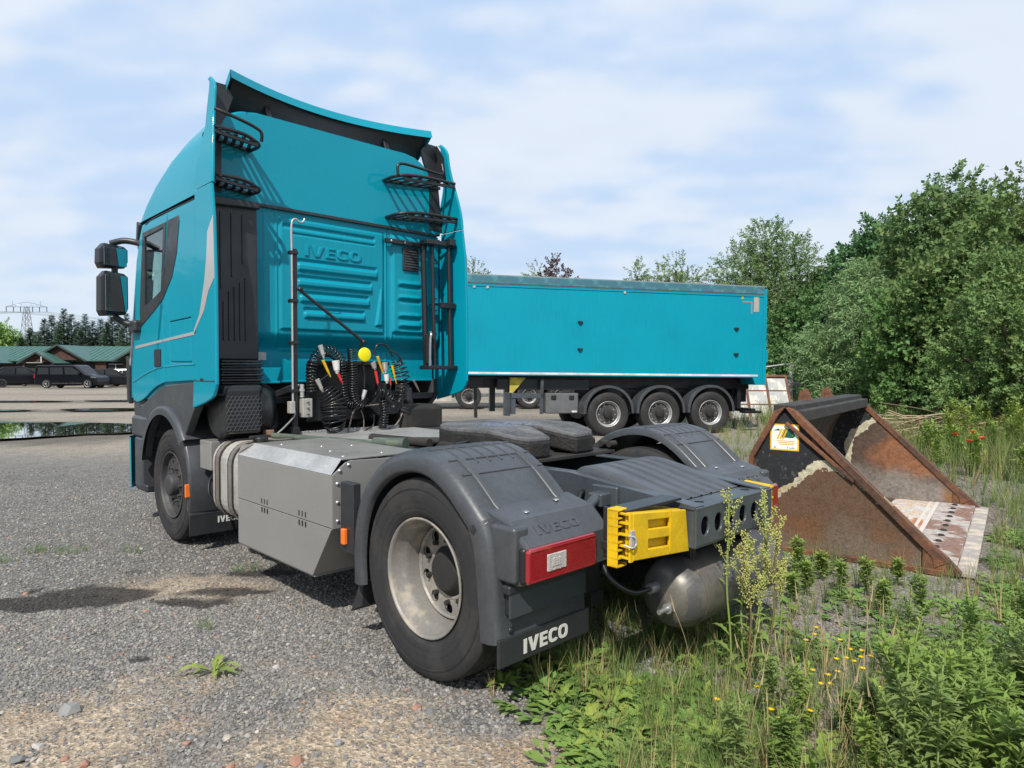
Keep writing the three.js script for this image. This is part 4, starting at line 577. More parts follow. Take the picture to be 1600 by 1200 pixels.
// wheel chocks in their holders
{
  const hold = obj('chock_holder', [bx(-0.845, -0.83, 0.70, 0.93, 0.84, 0.97, 0.006), bx(-0.85, -0.4, 0.915, 0.928, 0.86, 0.97, 0.003), bx(-0.86, -0.395, 0.74, 0.78, 0.84, 0.875, 0.004)], m.black, truck);
  const q = (x, y) => [x, y - (x + 0.85) * 0.09];
  const face = prism([q(-0.845, 0.715), q(-0.39, 0.715), q(-0.42, 0.915), q(-0.845, 0.922)], 'z', 0.985, 0.02, 0.004, [[q(-0.73, 0.885), q(-0.55, 0.885), q(-0.55, 0.845), q(-0.73, 0.845)], [q(-0.73, 0.80), q(-0.55, 0.80), q(-0.55, 0.757), q(-0.73, 0.757)]]);
  const ch = obj('wheel_chock', [face, prism([q(-0.845, 0.715), q(-0.39, 0.715), q(-0.42, 0.915), q(-0.845, 0.922)], 'z', 0.88, 0.095, 0.004)], m.yellow, truck);
  obj('chock_rib', [0.72, 0.77, 0.82, 0.87, 0.91].map((y) => bx(-0.862, -0.84, y, y + 0.01, 0.90, 1.0, 0.002)).concat([bx(-0.863, -0.84, 0.71, 0.92, 0.992, 1.003, 0.002), bx(-0.56, -0.555, 0.70, 0.90, 1.0, 1.008, 0.001)]), m.yellow, ch);
  obj('wheel_chock', [0.67, 0.705, 0.74, 0.775, 0.81, 0.845, 0.88, 0.915].map((y) => bx(-0.885, -0.815, y + 0.01, y + 0.017, 0.90, 0.95, 0.002)).concat([bx(-0.885, -0.878, 0.68, 0.935, 0.90, 0.95, 0.002), bx(-0.822, -0.815, 0.68, 0.935, 0.90, 0.95, 0.002), bx(-0.885, -0.815, 0.68, 0.935, 0.895, 0.905, 0.002)]), m.yellow, truck);
  obj('holder_clip', [bx(-0.868, -0.84, 0.775, 0.85, 1.003, 1.012, 0.002), tube([[-0.89, 0.79, 0.99], [-0.87, 0.78, 1.02], [-0.845, 0.79, 1.02], [-0.85, 0.82, 1.02], [-0.88, 0.83, 1.0]], 0.004, 20, 5)], m.aluBright, hold);
  const c2 = obj('wheel_chock', [prism([[0.88, 0.70], [1.03, 0.70], [1.03, 0.895], [0.88, 0.905]], 'x', 0.405, 0.045, 0.006)], m.yellow, truck);
  obj('chock_rib', [0.70, 0.76, 0.82, 0.88].map((y) => bx(0.412, 0.445, y, y + 0.01, 1.025, 1.038, 0.002)), m.yellow, c2);
}
// pole with stay, hose rack and coiled lines
{
  const pole = obj('hose_pole', [bar([-0.60, 1.0, -2.6], [-0.60, 2.55, -2.6], 0.04, 0.04, 0.006), bx(-0.63, -0.57, 1.0, 1.06, -2.63, -2.57, 0.006)], m.black, truck);
  obj('spring_rod', [tube([[-0.63, 1.2, -2.575], [-0.632, 2.5, -2.575], [-0.632, 2.74, -2.575], [-0.62, 2.785, -2.575], [-0.59, 2.795, -2.575], [-0.56, 2.77, -2.575], [-0.53, 2.78, -2.575], [-0.515, 2.81, -2.575]], 0.009, 80, 8)], m.aluBright, pole);
  obj('rod_clamp', [1.35, 1.75, 2.1, 2.5].map((y) => bx(-0.65, -0.58, y, y + 0.03, -2.62, -2.56, 0.006)), m.black, pole);
  obj('stay_rod', [cyl([-0.57, 2.22, -2.59], [0.02, 1.80, -2.55], 0.014), lathe([[0, -0.012], [0.02, -0.01], [0.02, 0.01], [0, 0.012]], [-0.56, 2.215, -2.57], 'z', 12), lathe([[0, -0.012], [0.02, -0.01], [0.02, 0.01], [0, 0.012]], [0.025, 1.79, -2.53], 'z', 12), cyl([0.02, 1.8, -2.55], [0.02, 1.68, -2.6], 0.012)], m.black, pole);
  obj('valve_block', [bx(-0.56, -0.47, 1.14, 1.3, -2.62, -2.54, 0.008), bx(-0.68, -0.635, 1.18, 1.28, -2.58, -2.52, 0.006)], m.tank, truck);
  obj('valve_knob', [1.17, 1.22, 1.27].map((y) => lathe([[0, 0.014], [0.01, 0.012], [0.012, 0]], [-0.515, y, -2.54], 'z', 10)), m.strap, truck);
  obj('switch_stack', [cyl([-0.55, 1.31, -2.57], [-0.55, 1.42, -2.57], 0.018), cyl([-0.55, 1.36, -2.57], [-0.55, 1.38, -2.57], 0.024)], m.aluBright, truck);
  obj('pole_cable', tube([[-0.62, 1.2, -2.56], [-0.63, 1.16, -2.55], [-0.7, 1.06, -2.6], [-0.76, 1.0, -2.63]], 0.008, 20, 6), m.alu, truck);
  const rack = obj('hose_rack', [bx(-0.4, 0.36, 1.08, 1.60, -2.80, -2.76, 0.01), bx(-0.40, 0.36, 1.58, 1.62, -2.78, -2.62, 0.01), bx(0.22, 0.30, 1.0, 1.42, -2.66, -2.58, 0.01), prism([[0.1, 1.22], [0.2, 1.12], [0.42, 1.13], [0.47, 1.2], [0.47, 1.33], [0.3, 1.36]], 'z', -2.62, 0.04, 0.006)], m.black, truck);
  obj('rack_bolt', [[0.33, 1.3], [0.42, 1.25], [0.36, 1.2], [0.24, 1.36]].map(([x, y]) => cyl([x, y, -2.585], [x, y, -2.56], 0.012, 0.01, 8)), m.steel, rack);
  function coil(name, pts, R, turns, r, mat = m.blackGloss) {
    const c = new THREE.CatmullRomCurve3(pts.map((p) => V(...p)), false, 'centripetal'), n = Math.round(turns * 14), fr = c.computeFrenetFrames(n, false), q = [];
    for (let i = 0; i <= n; i++) { const t = i / n, p = c.getPointAt(t), a = t * turns * 2 * Math.PI, Rr = typeof R === 'function' ? R(t) : R; q.push(p.addScaledVector(fr.normals[i], Rr * Math.cos(a)).addScaledVector(fr.binormals[i], Rr * Math.sin(a))); }
    const cc = new THREE.CatmullRomCurve3(q); return obj(name, new THREE.TubeGeometry(cc, n * 2, r, 6, false), mat, truck);
  }
  const Z = -2.55;
  coil('coiled_hose', [[-0.47, 1.35, Z], [-0.47, 1.55, Z], [-0.40, 1.68, Z], [-0.30, 1.70, Z], [-0.20, 1.62, Z], [-0.17, 1.5, Z]], 0.045, 26, 0.006);
  coil('coiled_hose', [[-0.10, 1.73, Z + 0.02], [-0.10, 1.5, Z + 0.04], [-0.09, 1.3, Z + 0.03], [-0.03, 1.22, Z + 0.02], [0.04, 1.28, Z]], 0.038, 30, 0.006);
  coil('coiled_hose', [[-0.20, 1.62, Z + 0.03], [-0.19, 1.4, Z + 0.03], [-0.15, 1.25, Z + 0.02], [-0.06, 1.22, Z]], 0.034, 20, 0.006);
  coil('coiled_hose', [[-0.36, 1.38, Z + 0.02], [-0.30, 1.26, Z + 0.05], [-0.30, 1.12, Z + 0.06], [-0.26, 1.04, Z + 0.02]], (t) => 0.07 + 0.04 * Math.sin(t * 3.1), 13, 0.0065);
  coil('coiled_hose', [[0.20, 1.27, Z + 0.05], [0.21, 1.15, Z + 0.06], [0.205, 1.03, Z + 0.06]], 0.034, 10, 0.007);
  coil('coiled_hose', [[0.37, 1.62, Z], [0.41, 1.5, Z + 0.03], [0.43, 1.38, Z + 0.03], [0.41, 1.25, Z + 0.03]], (t) => 0.06 + 0.015 * Math.sin(t * 5), 10, 0.006);
  coil('coiled_hose', [[0.15, 1.34, Z + 0.03], [0.22, 1.32, Z + 0.05], [0.28, 1.27, Z + 0.05]], 0.045, 5, 0.006);
  obj('gladhand_cap', [lathe([[0, 0.018], [0.052, 0.016], [0.063, 0.008], [0.064, 0], [0.04, -0.04], [0, -0.04]], [0.005, 1.675, Z + 0.06], 'z', 26)], m.yellowCap, truck);
  const plug = (a, b, r, mat, name) => obj(name, [cyl(a, b, r * 0.82, r * 0.62, 10), cyl(b, [b[0] + (b[0] - a[0]) * 0.4, b[1] + (b[1] - a[1]) * 0.4, b[2]], r * 0.6, r * 0.3, 8)], mat, truck);
  for (const [a, b, r, mt] of [[[-0.42, 1.75, Z + 0.05], [-0.40, 1.67, Z + 0.06], 0.028, m.aluBright], [[-0.40, 1.62, Z + 0.06], [-0.35, 1.52, Z + 0.06], 0.016, m.yellow], [[-0.28, 1.62, Z + 0.06], [-0.27, 1.54, Z + 0.06], 0.042, m.white], [[-0.27, 1.53, Z + 0.06], [-0.23, 1.45, Z + 0.06], 0.019, m.red], [[-0.45, 1.46, Z + 0.05], [-0.41, 1.38, Z + 0.05], 0.026, m.tank],
    [[0.10, 1.61, Z + 0.04], [0.12, 1.56, Z + 0.04], 0.034, m.aluBright], [[0.13, 1.53, Z + 0.04], [0.155, 1.42, Z + 0.04], 0.017, m.red], [[0.14, 1.66, Z + 0.06], [0.19, 1.55, Z + 0.05], 0.016, m.yellow], [[0.23, 1.61, Z + 0.04], [0.235, 1.54, Z + 0.04], 0.036, m.aluBright], [[0.24, 1.5, Z + 0.05], [0.245, 1.44, Z + 0.05], 0.032, m.white], [[0.275, 1.47, Z + 0.05], [0.285, 1.41, Z + 0.05], 0.014, m.red], [[0.31, 1.58, Z + 0.04], [0.345, 1.46, Z + 0.04], 0.016, m.yellow], [[0.01, 1.36, Z + 0.06], [-0.01, 1.3, Z + 0.06], 0.026, m.aluBright], [[0.58, 1.44, Z], [0.63, 1.36, Z], 0.016, m.strap]]) plug(a, b, r, mt, 'hose_connector');
  const hose = (pts, r = 0.007, mt = m.blackGloss) => obj('air_line', tube(pts, r, 40, 6), mt, truck);
  hose([[-0.23, 1.44, Z + 0.05], [-0.20, 1.36, Z + 0.05], [-0.22, 1.24, Z + 0.04], [-0.33, 1.16, Z + 0.04]]); hose([[-0.35, 1.5, Z + 0.06], [-0.44, 1.42, Z + 0.05], [-0.3, 1.3, Z + 0.05], [-0.15, 1.27, Z + 0.05]]);
  hose([[0.155, 1.42, Z + 0.05], [0.17, 1.3, Z + 0.05], [0.24, 1.27, Z + 0.05]]); hose([[0.285, 1.4, Z + 0.05], [0.29, 1.3, Z + 0.05], [0.36, 1.24, Z + 0.05]]); hose([[0.0, 1.62, Z + 0.04], [0.02, 1.5, Z + 0.03], [0.02, 1.38, Z + 0.03]], 0.012);
  hose([[0.14, 1.68, Z], [0.18, 1.77, Z], [0.28, 1.76, Z], [0.34, 1.66, Z]], 0.009); hose([[0.3, 1.72, Z], [0.38, 1.68, Z + 0.03], [0.42, 1.6, Z + 0.03], [0.36, 1.58, Z]], 0.009);
  const pm = m.strap; hose([[-0.14, 1.0, Z + 0.02], [-0.08, 1.18, Z + 0.02], [-0.02, 1.21, Z + 0.02], [0.18, 1.225, Z + 0.02]], 0.008, pm); hose([[0.0, 1.19, Z], [0.03, 1.1, Z], [0.03, 1.0, Z]], 0.006, pm); hose([[0.12, 1.14, Z + 0.03], [0.11, 1.04, Z + 0.03], [0.03, 1.0, Z + 0.03]], 0.006, m.black); hose([[0.45, 1.13, Z], [0.38, 1.03, Z], [0.3, 1.0, Z]], 0.008, pm);
}
// pipes on the right deflector
{
  const pp = obj('riser_pipe', [cyl([0.93, 1.56, -2.82], [0.905, 2.82, -2.83], 0.028), bx(0.86, 1.24, 1.545, 1.585, -2.84, -2.68, 0.008), bx(0.88, 0.93, 1.6, 1.9, -2.78, -2.74, 0.01)], m.black, truck);
  obj('riser_pipe', [cyl([0.985, 1.56, -2.75], [0.975, 2.80, -2.77], 0.02), cyl([1.17, 1.57, -2.72], [1.165, 2.86, -2.74], 0.022)], m.black, truck);
  obj('pipe_bracket', [bx(0.86, 1.24, 2.80, 2.85, -2.84, -2.70, 0.01), bx(1.04, 1.235, 2.17, 2.23, -2.75, -2.70, 0.008), bx(1.04, 1.235, 2.21, 2.225, -2.9, -2.7, 0.004), bx(1.12, 1.2, 2.81, 2.88, -2.74, -2.66, 0.008)], m.black, truck);
  for (let k = 0; k < 9; k++) obj('pipe_clip', bx(0.99, 1.03, 1.66 + k * 0.12, 1.672 + k * 0.12, -2.78, -2.76, 0.003), m.black, truck);
  obj('grab_handle', tube([[0.89, 1.57, -2.70], [0.89, 1.85, -2.69], [0.90, 1.9, -2.69], [0.915, 1.92, -2.72]], 0.013, 24, 8), m.steel, truck);
}
// ---------------------------------------------------------------- generic road wheel along local z (outer face at +z)
function roadWheel(parent, x, y, z, r, wdt, rimMat, face = 1, seg = 36) {
  const w = grp('wheel', parent, [x, y, z]); if (face < 0) w.rotation.y = Math.PI; const k = r / 0.506, hw = wdt / 2;
  const tp = tyreProf(0.506, hw).map(([a, b]) => [a * k, b]);
  obj('tyre', lathe(tp, [0, 0, -hw], 'z', seg), m.rubber, w);
  obj('rim', [lathe([[0.292, -0.01], [0.302, 0.0], [0.296, 0.012], [0.283, 0.0], [0.268, -0.05], [0.25, -0.06]].map(([a, b]) => [a * k, b]), [0, 0, -0.03], 'z', seg), (() => { return cyl([0, 0, -0.14], [0, 0, -0.13], 0.26 * k, 0.26 * k, 24); })()], rimMat, w); obj('disc', (() => { const hs = Array.from({ length: 10 }, (_, i) => circle(0.2 * k * Math.cos(i / 5 * Math.PI), 0.2 * k * Math.sin(i / 5 * Math.PI), 0.028 * k, 10)); return prism(circle(0, 0, 0.256 * k, 32), 'z', -0.115, 0.012, 0.002, hs.concat([circle(0, 0, 0.11 * k, 20)])); })(), m.rimDark, w);
  obj('hub', [lathe([[0.25 * k, -0.13], [0.11 * k, -0.12], [0.105 * k, -0.02], [0.08 * k, 0.01], [0, 0.012]], [0, 0, -0.01], 'z', 20)], m.grime, w);
  return w;
}
// ---------------------------------------------------------------- teal tipping trailer
{
  const t = tag(grp('tipping_trailer', null, [2.258, 0, -15.6], THREE.MathUtils.degToRad(13)), 'long teal tipping semi-trailer with three axles and a white stripe', 'trailer');
  const S0 = -5.3, S1 = 4.0, tilt = (g) => { for (const q of Array.isArray(g) ? g : [g]) q.applyMatrix4(new THREE.Matrix4().makeTranslation(1.3, 1, 0).multiply(new THREE.Matrix4().makeRotationZ(-0.0105)).multiply(new THREE.Matrix4().makeTranslation(-1.3, -1, 0))); return g; };
  const P = (n, g, mt, par = t) => obj(n, tilt(g), mt, par);
  const body = P('tipper_body', [bx(S0, S1, 1.37, 3.36, -2.5, 0.0, 0.02), bx(S0, S1 + 0.02, 3.345, 3.40, -2.5, 0.012, 0.008), prism([[3.72, 1.38], [4.02, 1.38], [4.06, 1.2], [3.8, 1.2]], 'z', -2.5, 2.5, 0.01)], m.tealTrailer);
  P('top_rail', [bx(S0, S1 + 0.01, 3.41, 3.60, -0.10, 0.03, 0.02), bx(S0, S1 + 0.01, 3.41, 3.60, -2.53, -2.4, 0.02)], m.tealDusty, body);
  P('rail_lip', [bx(S0, S1 + 0.01, 3.595, 3.615, -0.09, 0.02, 0.004), bx(S0, S1, 3.402, 3.41, -0.1, 0.02, 0.002)], m.alu, body);
  P('rear_post', [bx(3.985, 4.075, 1.2, 3.55, -0.12, 0.02, 0.012), bx(4.06, 4.11, 1.75, 2.05, -0.1, 0.04, 0.01)], m.tealTrailer, body);
  P('reflective_stripe', bx(S0, 3.86, 1.405, 1.45, -0.02, 0.0045, 0.001), m.white, body);
  P('corner_marking', [bx(3.4, 3.68, 3.2, 3.235, -0.02, 0.004, 0), bx(3.64, 3.68, 2.93, 3.235, -0.02, 0.0045, 0)], m.alu, body);
  P('notice_plate', bx(3.72, 3.86, 2.98, 3.34, -0.02, 0.008, 0.002), m.tank, body);
  P('warning_sticker', prism([[3.37, 3.29], [3.45, 3.29], [3.41, 3.36]], 'z', 0.0, 0.006, 0), m.yellow, body);
  for (const [x, y] of [[-0.73, 2.62], [-0.73, 2.0], [3.25, 2.57], [3.25, 1.95]]) P('tarp_hook', [bx(x - 0.06, x + 0.06, y - 0.018, y + 0.018, 0, 0.04, 0.008), bx(x - 0.04, x + 0.03, y - 0.035, y - 0.01, 0.03, 0.055, 0.006)], m.black, body);
  for (const x of [-5.0, -3.2, -2.9, 0.35]) P('rail_bolt', cyl([x, 3.33, 0], [x, 3.33, 0.02], 0.035, 0.03, 10), m.aluBright, body);
  P('chassis', [bx(-5.0, 4.0, 1.08, 1.36, -0.75, -0.60, 0.01), bx(-5.0, 4.0, 1.08, 1.36, -1.9, -1.75, 0.01), bx(-0.6, 3.4, 0.85, 1.15, -1.8, -0.7, 0.03), bx(3.6, 4.0, 0.75, 1.1, -2.0, -0.7, 0.02), bx(-2.6, -0.4, 1.05, 1.3, -0.45, -0.25, 0.01)], m.black);
  P('side_guard', [bx(-2.3, -1.55, 0.86, 0.97, -0.16, -0.1, 0.01), bx(-1.62, -1.55, 0.5, 1.3, -0.2, -0.1, 0.01)], m.frame);
  P('landing_leg', [bx(-2.42, -2.28, 0.45, 1.3, -0.45, -0.3, 0.01), bx(-2.3, -2.2, 0.5, 0.98, -0.3, -0.12, 0.01)], m.frame);
  P('landing_leg', bx(-2.42, -2.28, 0.45, 1.3, -2.2, -2.05, 0.01), m.frame);
  P('support_strut', [bar([-3.08, 1.3, -0.5], [-3.05, 0.4, -0.5], 0.07, 0.07), bx(-3.3, -2.9, 1.1, 1.35, -0.6, -0.4, 0.01)], m.black);
  P('warning_flag', prism([[-2.33, 1.33], [-1.95, 1.33], [-2.25, 0.98], [-2.33, 0.98]], 'z', -0.2, 0.01, 0.002), M(0.6, 0.5, 0.08, 0.7, 0, { map: texMud }));
  const tb = P('tool_box', bx(-1.5, -0.72, 0.51, 0.98, -0.6, -0.08, 0.03), M(0.12, 0.125, 0.13, 0.55, 0, { map: texDust }));
  P('box_latch', [bx(-1.38, -1.26, 0.83, 0.93, -0.09, -0.06, 0.015), bx(-0.95, -0.83, 0.83, 0.93, -0.09, -0.06, 0.015)], m.black, tb);
  P('box_label', bx(-0.88, -0.76, 0.54, 0.58, -0.09, -0.077, 0.001), m.white, tb);
  for (const x of [0, 1.31, 2.62]) {
    roadWheel(t, x, 0.51, -0.02, 0.51, 0.37, m.aluBright); roadWheel(t, x, 0.51, -2.46, 0.51, 0.37, m.aluBright, -1);
    const a = Array.from({ length: 21 }, (_, i) => { const q = mixn(Math.PI * 1.02, -0.02 * Math.PI, i / 20); return [x + 0.62 * Math.cos(q), 0.56 + 0.62 * Math.sin(q)]; });
    const g = gridGeo(20, 3, (i, j) => [a[i][0] * (j === 0 ? 1 : 1), a[i][1] - (j === 0 ? 0.05 : 0), [0.0, 0.0, -0.02, -0.42][j]]);
    const lip = gridGeo(20, 1, (i, j) => { const q = mixn(Math.PI * 1.02, -0.02 * Math.PI, i / 20), r = 0.62 - 0.06 * j; return [x + r * Math.cos(q), 0.56 + r * Math.sin(q), 0.002]; });
    obj('mudguard', [g, lip], m.plastic, t);
    obj('axle', [cyl([x, 0.51, -0.4], [x, 0.51, -2.1], 0.07), bx(x - 0.2, x + 0.1, 0.55, 0.85, -0.7, -0.55, 0.02)], m.black, t);
  }
  P('rear_underrun_bar', [bx(3.7, 3.82, 0.52, 0.62, -2.4, 0.0, 0.01), bx(3.55, 4.0, 0.5, 0.56, -0.3, -0.02, 0.01), bx(3.5, 3.6, 0.6, 1.1, -0.5, -0.3, 0.01)], m.black);
}
// ---------------------------------------------------------------- another trailer standing behind it
{
  const t = tag(grp('flatbed_trailer', null, [-1.75, 0, -26.4], THREE.MathUtils.degToRad(6)), 'parked trailer with pale side skirt, seen underneath the teal tipping trailer', 'trailer');
  obj('side_skirt', bx(-4.2, -0.62, 0.30, 1.15, -0.1, -0.04, 0.01), M(0.5, 0.47, 0.42, 0.7, 0, { map: texDust }), t);
  obj('load_deck', bx(-4.4, 5.2, 1.15, 1.4, -2.5, 0, 0.02), m.frame, t); obj('chassis_beam', [bx(-4.4, 5.2, 0.85, 1.15, -1.7, -0.8, 0.02), bx(-0.62, -0.5, 0.45, 1.15, -0.2, -0.05, 0.01)], m.black, t);
  obj('cargo_side', bx(-4.4, 5.2, 1.4, 3.3, -2.45, -0.05, 0.02), M(0.3, 0.31, 0.32, 0.6, 0, { map: texDust }), t);
  for (const x of [0.05, 2.45, 3.75]) { roadWheel(t, x, 0.5, 0, 0.5, 0.3, m.aluBright); roadWheel(t, x, 0.5, -2.45, 0.5, 0.3, m.aluBright, -1); }
}
// ---------------------------------------------------------------- rusty loader bucket
{
  const b = tag(grp('loader_bucket', null, [3.3, 0.0, -5.0], THREE.MathUtils.degToRad(143.13)), 'rusty black steel wheel loader bucket lying on the dirt behind the truck', 'bucket');
  const W = 3.0, prof = [[0.0, 0.0], [-0.015, 0.05], [0.06, 0.15], [1.13, 1.205], [1.2, 1.23], [1.27, 1.19], [1.40, 0.95], [1.478, 0.79], [1.50, 0.5], [1.46, 0.2], [1.36, 0.04], [1.3, 0.0]];
  const rustT = (fn) => tex(1024, (u, v) => { const U = u * 1.6 - 0.05, Y = v * 1.6 - 0.05; const n = tnoise(u, v, 6, 7, 301), f = tnoise(u, v, 60, 3, 302), g = tnoise(u, v, 180, 2, 303), sc = tnoise(u, v * 0.4 % 1, 24, 3, 305); return fn(U, Y, n, f, g, sc); }, { srgb: false, rep: 1 / 1.6 });
  const uvFix = (t) => { t.offset.set(0.05 / 1.6, 0.05 / 1.6); return t; };
  const lerp3 = (a, c, t) => a.map((v, i) => mixn(v, c[i], t));
  const black = [0.02, 0.021, 0.023], cream = [0.47, 0.43, 0.31], brown = [0.118, 0.066, 0.038], dark = [0.055, 0.04, 0.032], orange = [0.26, 0.095, 0.035], grey = [0.20, 0.175, 0.155];
  const speck = (c, f, g) => c.map((v) => v * (0.72 + 0.75 * (f - 0.5) + 0.5 * (g - 0.5) + 0.28));
  const nearT = uvFix(rustT((U, Y, n, f, g, sc) => {
    const yb = Math.max(U < 0.85 ? 0.5 : -1, 0.70 - 1.7 * (U - 0.85) * (U - 0.85)) + (n - 0.5) * 0.14 + (f - 0.5) * 0.05;
    let c; if (Y > yb + 0.055 + (n - 0.5) * 0.08) { c = black; const sr = sstep(0.66, 0.72, sc) * sstep(0.5, 0.62, n); c = lerp3(c, [0.16, 0.075, 0.045], sr * 0.8); c = lerp3(c, [0.10, 0.10, 0.10], sstep(0.7, 0.8, f) * 0.5); } else if (Y > yb) c = lerp3(cream, [0.34, 0.2, 0.07], sstep(1.05, 1.3, U) * sstep(0.45, 0.6, f)); else { c = lerp3(brown, [0.155, 0.115, 0.085], sstep(0.38, 0.05, Y + (n - 0.5) * 0.4)); c = lerp3(c, [0.17, 0.075, 0.03], sstep(0.55, 0.75, n) * 0.6); c = lerp3(c, dark, sstep(0.62, 0.74, f) * 0.5); }
    return speck(c, f, g); }));
  const farT = uvFix(rustT((U, Y, n, f, g, sc) => {
    const r = (U < 0.68 && Y < 0.5 ? 0.3 : Math.hypot(U - 0.68, (Y - 0.44) * 0.98)) + (n - 0.5) * 0.12 + (f - 0.5) * 0.03; let c;
    if (r > 0.635) c = lerp3(black, [0.13, 0.13, 0.13], sstep(0.66, 0.76, f) * 0.6); else if (r > 0.56) c = cream; else { c = lerp3([0.085, 0.055, 0.04], [0.22, 0.095, 0.045], sstep(0.5, 0.25, Math.hypot(U - 0.6, (Y - 0.55) * 1.2) + (n - 0.5) * 0.4)); c = lerp3(c, grey, sstep(0.42, 0.22, Y + (n - 0.5) * 0.22 - (U - 0.6) * 0.1)); c = lerp3(c, [0.21, 0.105, 0.04], sstep(0.36, 0.22, U + (n - 0.5) * 0.12) * sstep(0.4, 0.55, f + 0.1)); c = lerp3(c, [0.09, 0.05, 0.035], sstep(0.17, 0.08, U)); }
    return speck(c, f, g); }));
  const backT = uvFix(rustT((U, Y, n, f, g, sc) => { let c = lerp3([0.03, 0.027, 0.024], [0.10, 0.06, 0.04], sstep(0.52, 0.7, n)); c = lerp3(c, [0.07, 0.06, 0.045], sstep(0.5, 0.7, sc)); return speck(c, f, g); }));
  const floorT = uvFix(rustT((U, Y, n, f, g, sc) => { let c = lerp3([0.52, 0.42, 0.33], [0.42, 0.18, 0.08], sstep(0.53, 0.64, n)); c = lerp3(c, [0.5, 0.48, 0.46], sstep(0.5, 0.62, sc)); return speck(c, f, g); }));
  const rustBar = uvFix(rustT((U, Y, n, f, g, sc) => speck(lerp3([0.085, 0.045, 0.03], [0.17, 0.07, 0.035], sstep(0.45, 0.65, n)), f, g)));
  const mm = (t, rough = 0.8) => new THREE.MeshStandardMaterial({ map: t, roughness: rough, metalness: 0.1, bumpMap: texFine, bumpScale: 0.0015 });
  const mNear = mm(nearT), mFar = mm(farT), mBack = mm(backT), mFloor = mm(floorT), mBar = mm(rustBar);
  const near = obj('side_plate', prism(prof, 'z', 0, 0.03, 0.004), mNear, b), far = obj('side_plate', prism(prof, 'z', W - 0.03, 0.03, 0.004), mFar, b);
  for (const [z, p] of [[-0.035, near], [W + 0.005 - 0.05, far]]) {
    obj('edge_bar', [prism([[0.02, 0.10], [1.14, 1.21], [1.21, 1.225], [1.10, 1.09], [0.13, 0.12], [0.12, 0.04]], 'z', z, 0.08, 0.006)], mBar, p);
    obj('toe_plate', [prism([[-0.05, 0.0], [-0.06, 0.03], [0.03, 0.13], [0.19, 0.27], [0.20, 0.0]], 'z', z + 0.008, 0.06, 0.006)], mBar, p);
    obj('back_edge', [prism([[1.19, 1.235], [1.29, 1.19], [1.50, 0.80], [1.52, 0.5], [1.49, 0.5], [1.46, 0.78], [1.26, 1.15]], 'z', z - 0.01, 0.07, 0.006)], mBar, p);
    obj('foot_strip', [bx(0.05, 1.36, -0.01, 0.035, z - 0.01, z + 0.06, 0.006)], mBar, p);
  }
  obj('side_rib', prism([[0.66, 0.66], [1.19, 1.10], [1.21, 1.08], [0.68, 0.63]], 'z', -0.03, 0.035, 0.006), mBar, near);
  const shell = smooth([[1.20, 1.20], [1.34, 1.0], [1.43, 0.78], [1.455, 0.5], [1.40, 0.22], [1.25, 0.08], [1.0, 0.045]], 30).concat([[0.5, 0.035]]);
  const ex = (line, o) => gridGeo(line.length - 1, 12, (i, j) => [line[i][0] + o, line[i][1], mixn(0.03, W - 0.03, j / 12)]);
  obj('back_shell', [ex(shell, 0), ex(shell, 0.03)], mBack, b);
  obj('top_beam', [bx(1.12, 1.31, 1.16, 1.245, 0.0, W, 0.012), bx(1.05, 1.14, 1.10, 1.20, 0.03, W - 0.03, 0.012)], M(0.05, 0.048, 0.046, 0.7, 0.1, { map: texMud }), b);
  obj('mount_lug', [prism([[1.22, 1.22], [1.36, 1.22], [1.34, 1.33], [1.27, 1.36]], 'z', 1.0, 0.04, 0.006)], mBar, b);
  obj('mount_lug', [prism([[1.22, 1.22], [1.36, 1.22], [1.34, 1.33], [1.27, 1.36]], 'z', 1.95, 0.04, 0.006)], mBar, b);
  const fl = obj('floor_plate', bx(0.30, 1.05, 0.02, 0.04, 0.03, W - 0.03, 0.003), mFloor, b);
  for (let k = 0; k < 3; k++) { const seg = obj('cutting_edge', bx(-0.02, 0.31, 0.012, 0.052, 0.05 + k * 0.97, 0.05 + (k + 1) * 0.97 - 0.01, 0.008), mm(uvFix(rustT((U, Y, n, f, g, sc) => speck(lerp3([0.4, 0.36, 0.33], [0.22, 0.13, 0.1], sstep(0.5, 0.6, n)), f, g)))), b); for (let i = 0; i < 4; i++) obj('edge_bolt', [lathe([[0, 0.018], [0.022, 0.016], [0.028, 0]], [0.16, 0.05, 0.17 + k * 0.97 + i * 0.24], 'y', 8), bx(0.13, 0.2, 0.05, 0.056, 0.165 + k * 0.97 + i * 0.24, 0.18 + k * 0.97 + i * 0.24, 0.001)], m.grime, seg); }
  obj('wear_bar', bx(-0.14, -0.02, 0.0, 0.03, 0.0, W + 0.02, 0.006), M(0.5, 0.46, 0.42, 0.8, 0, { map: texMud }), b);
  obj('floor_weld_strip', [bx(0.31, 0.35, 0.04, 0.05, 0.05, W - 0.05, 0.003), bx(0.38, 0.41, 0.04, 0.047, 0.05, W - 0.05, 0.003)], M(0.55, 0.5, 0.45, 0.8), fl);
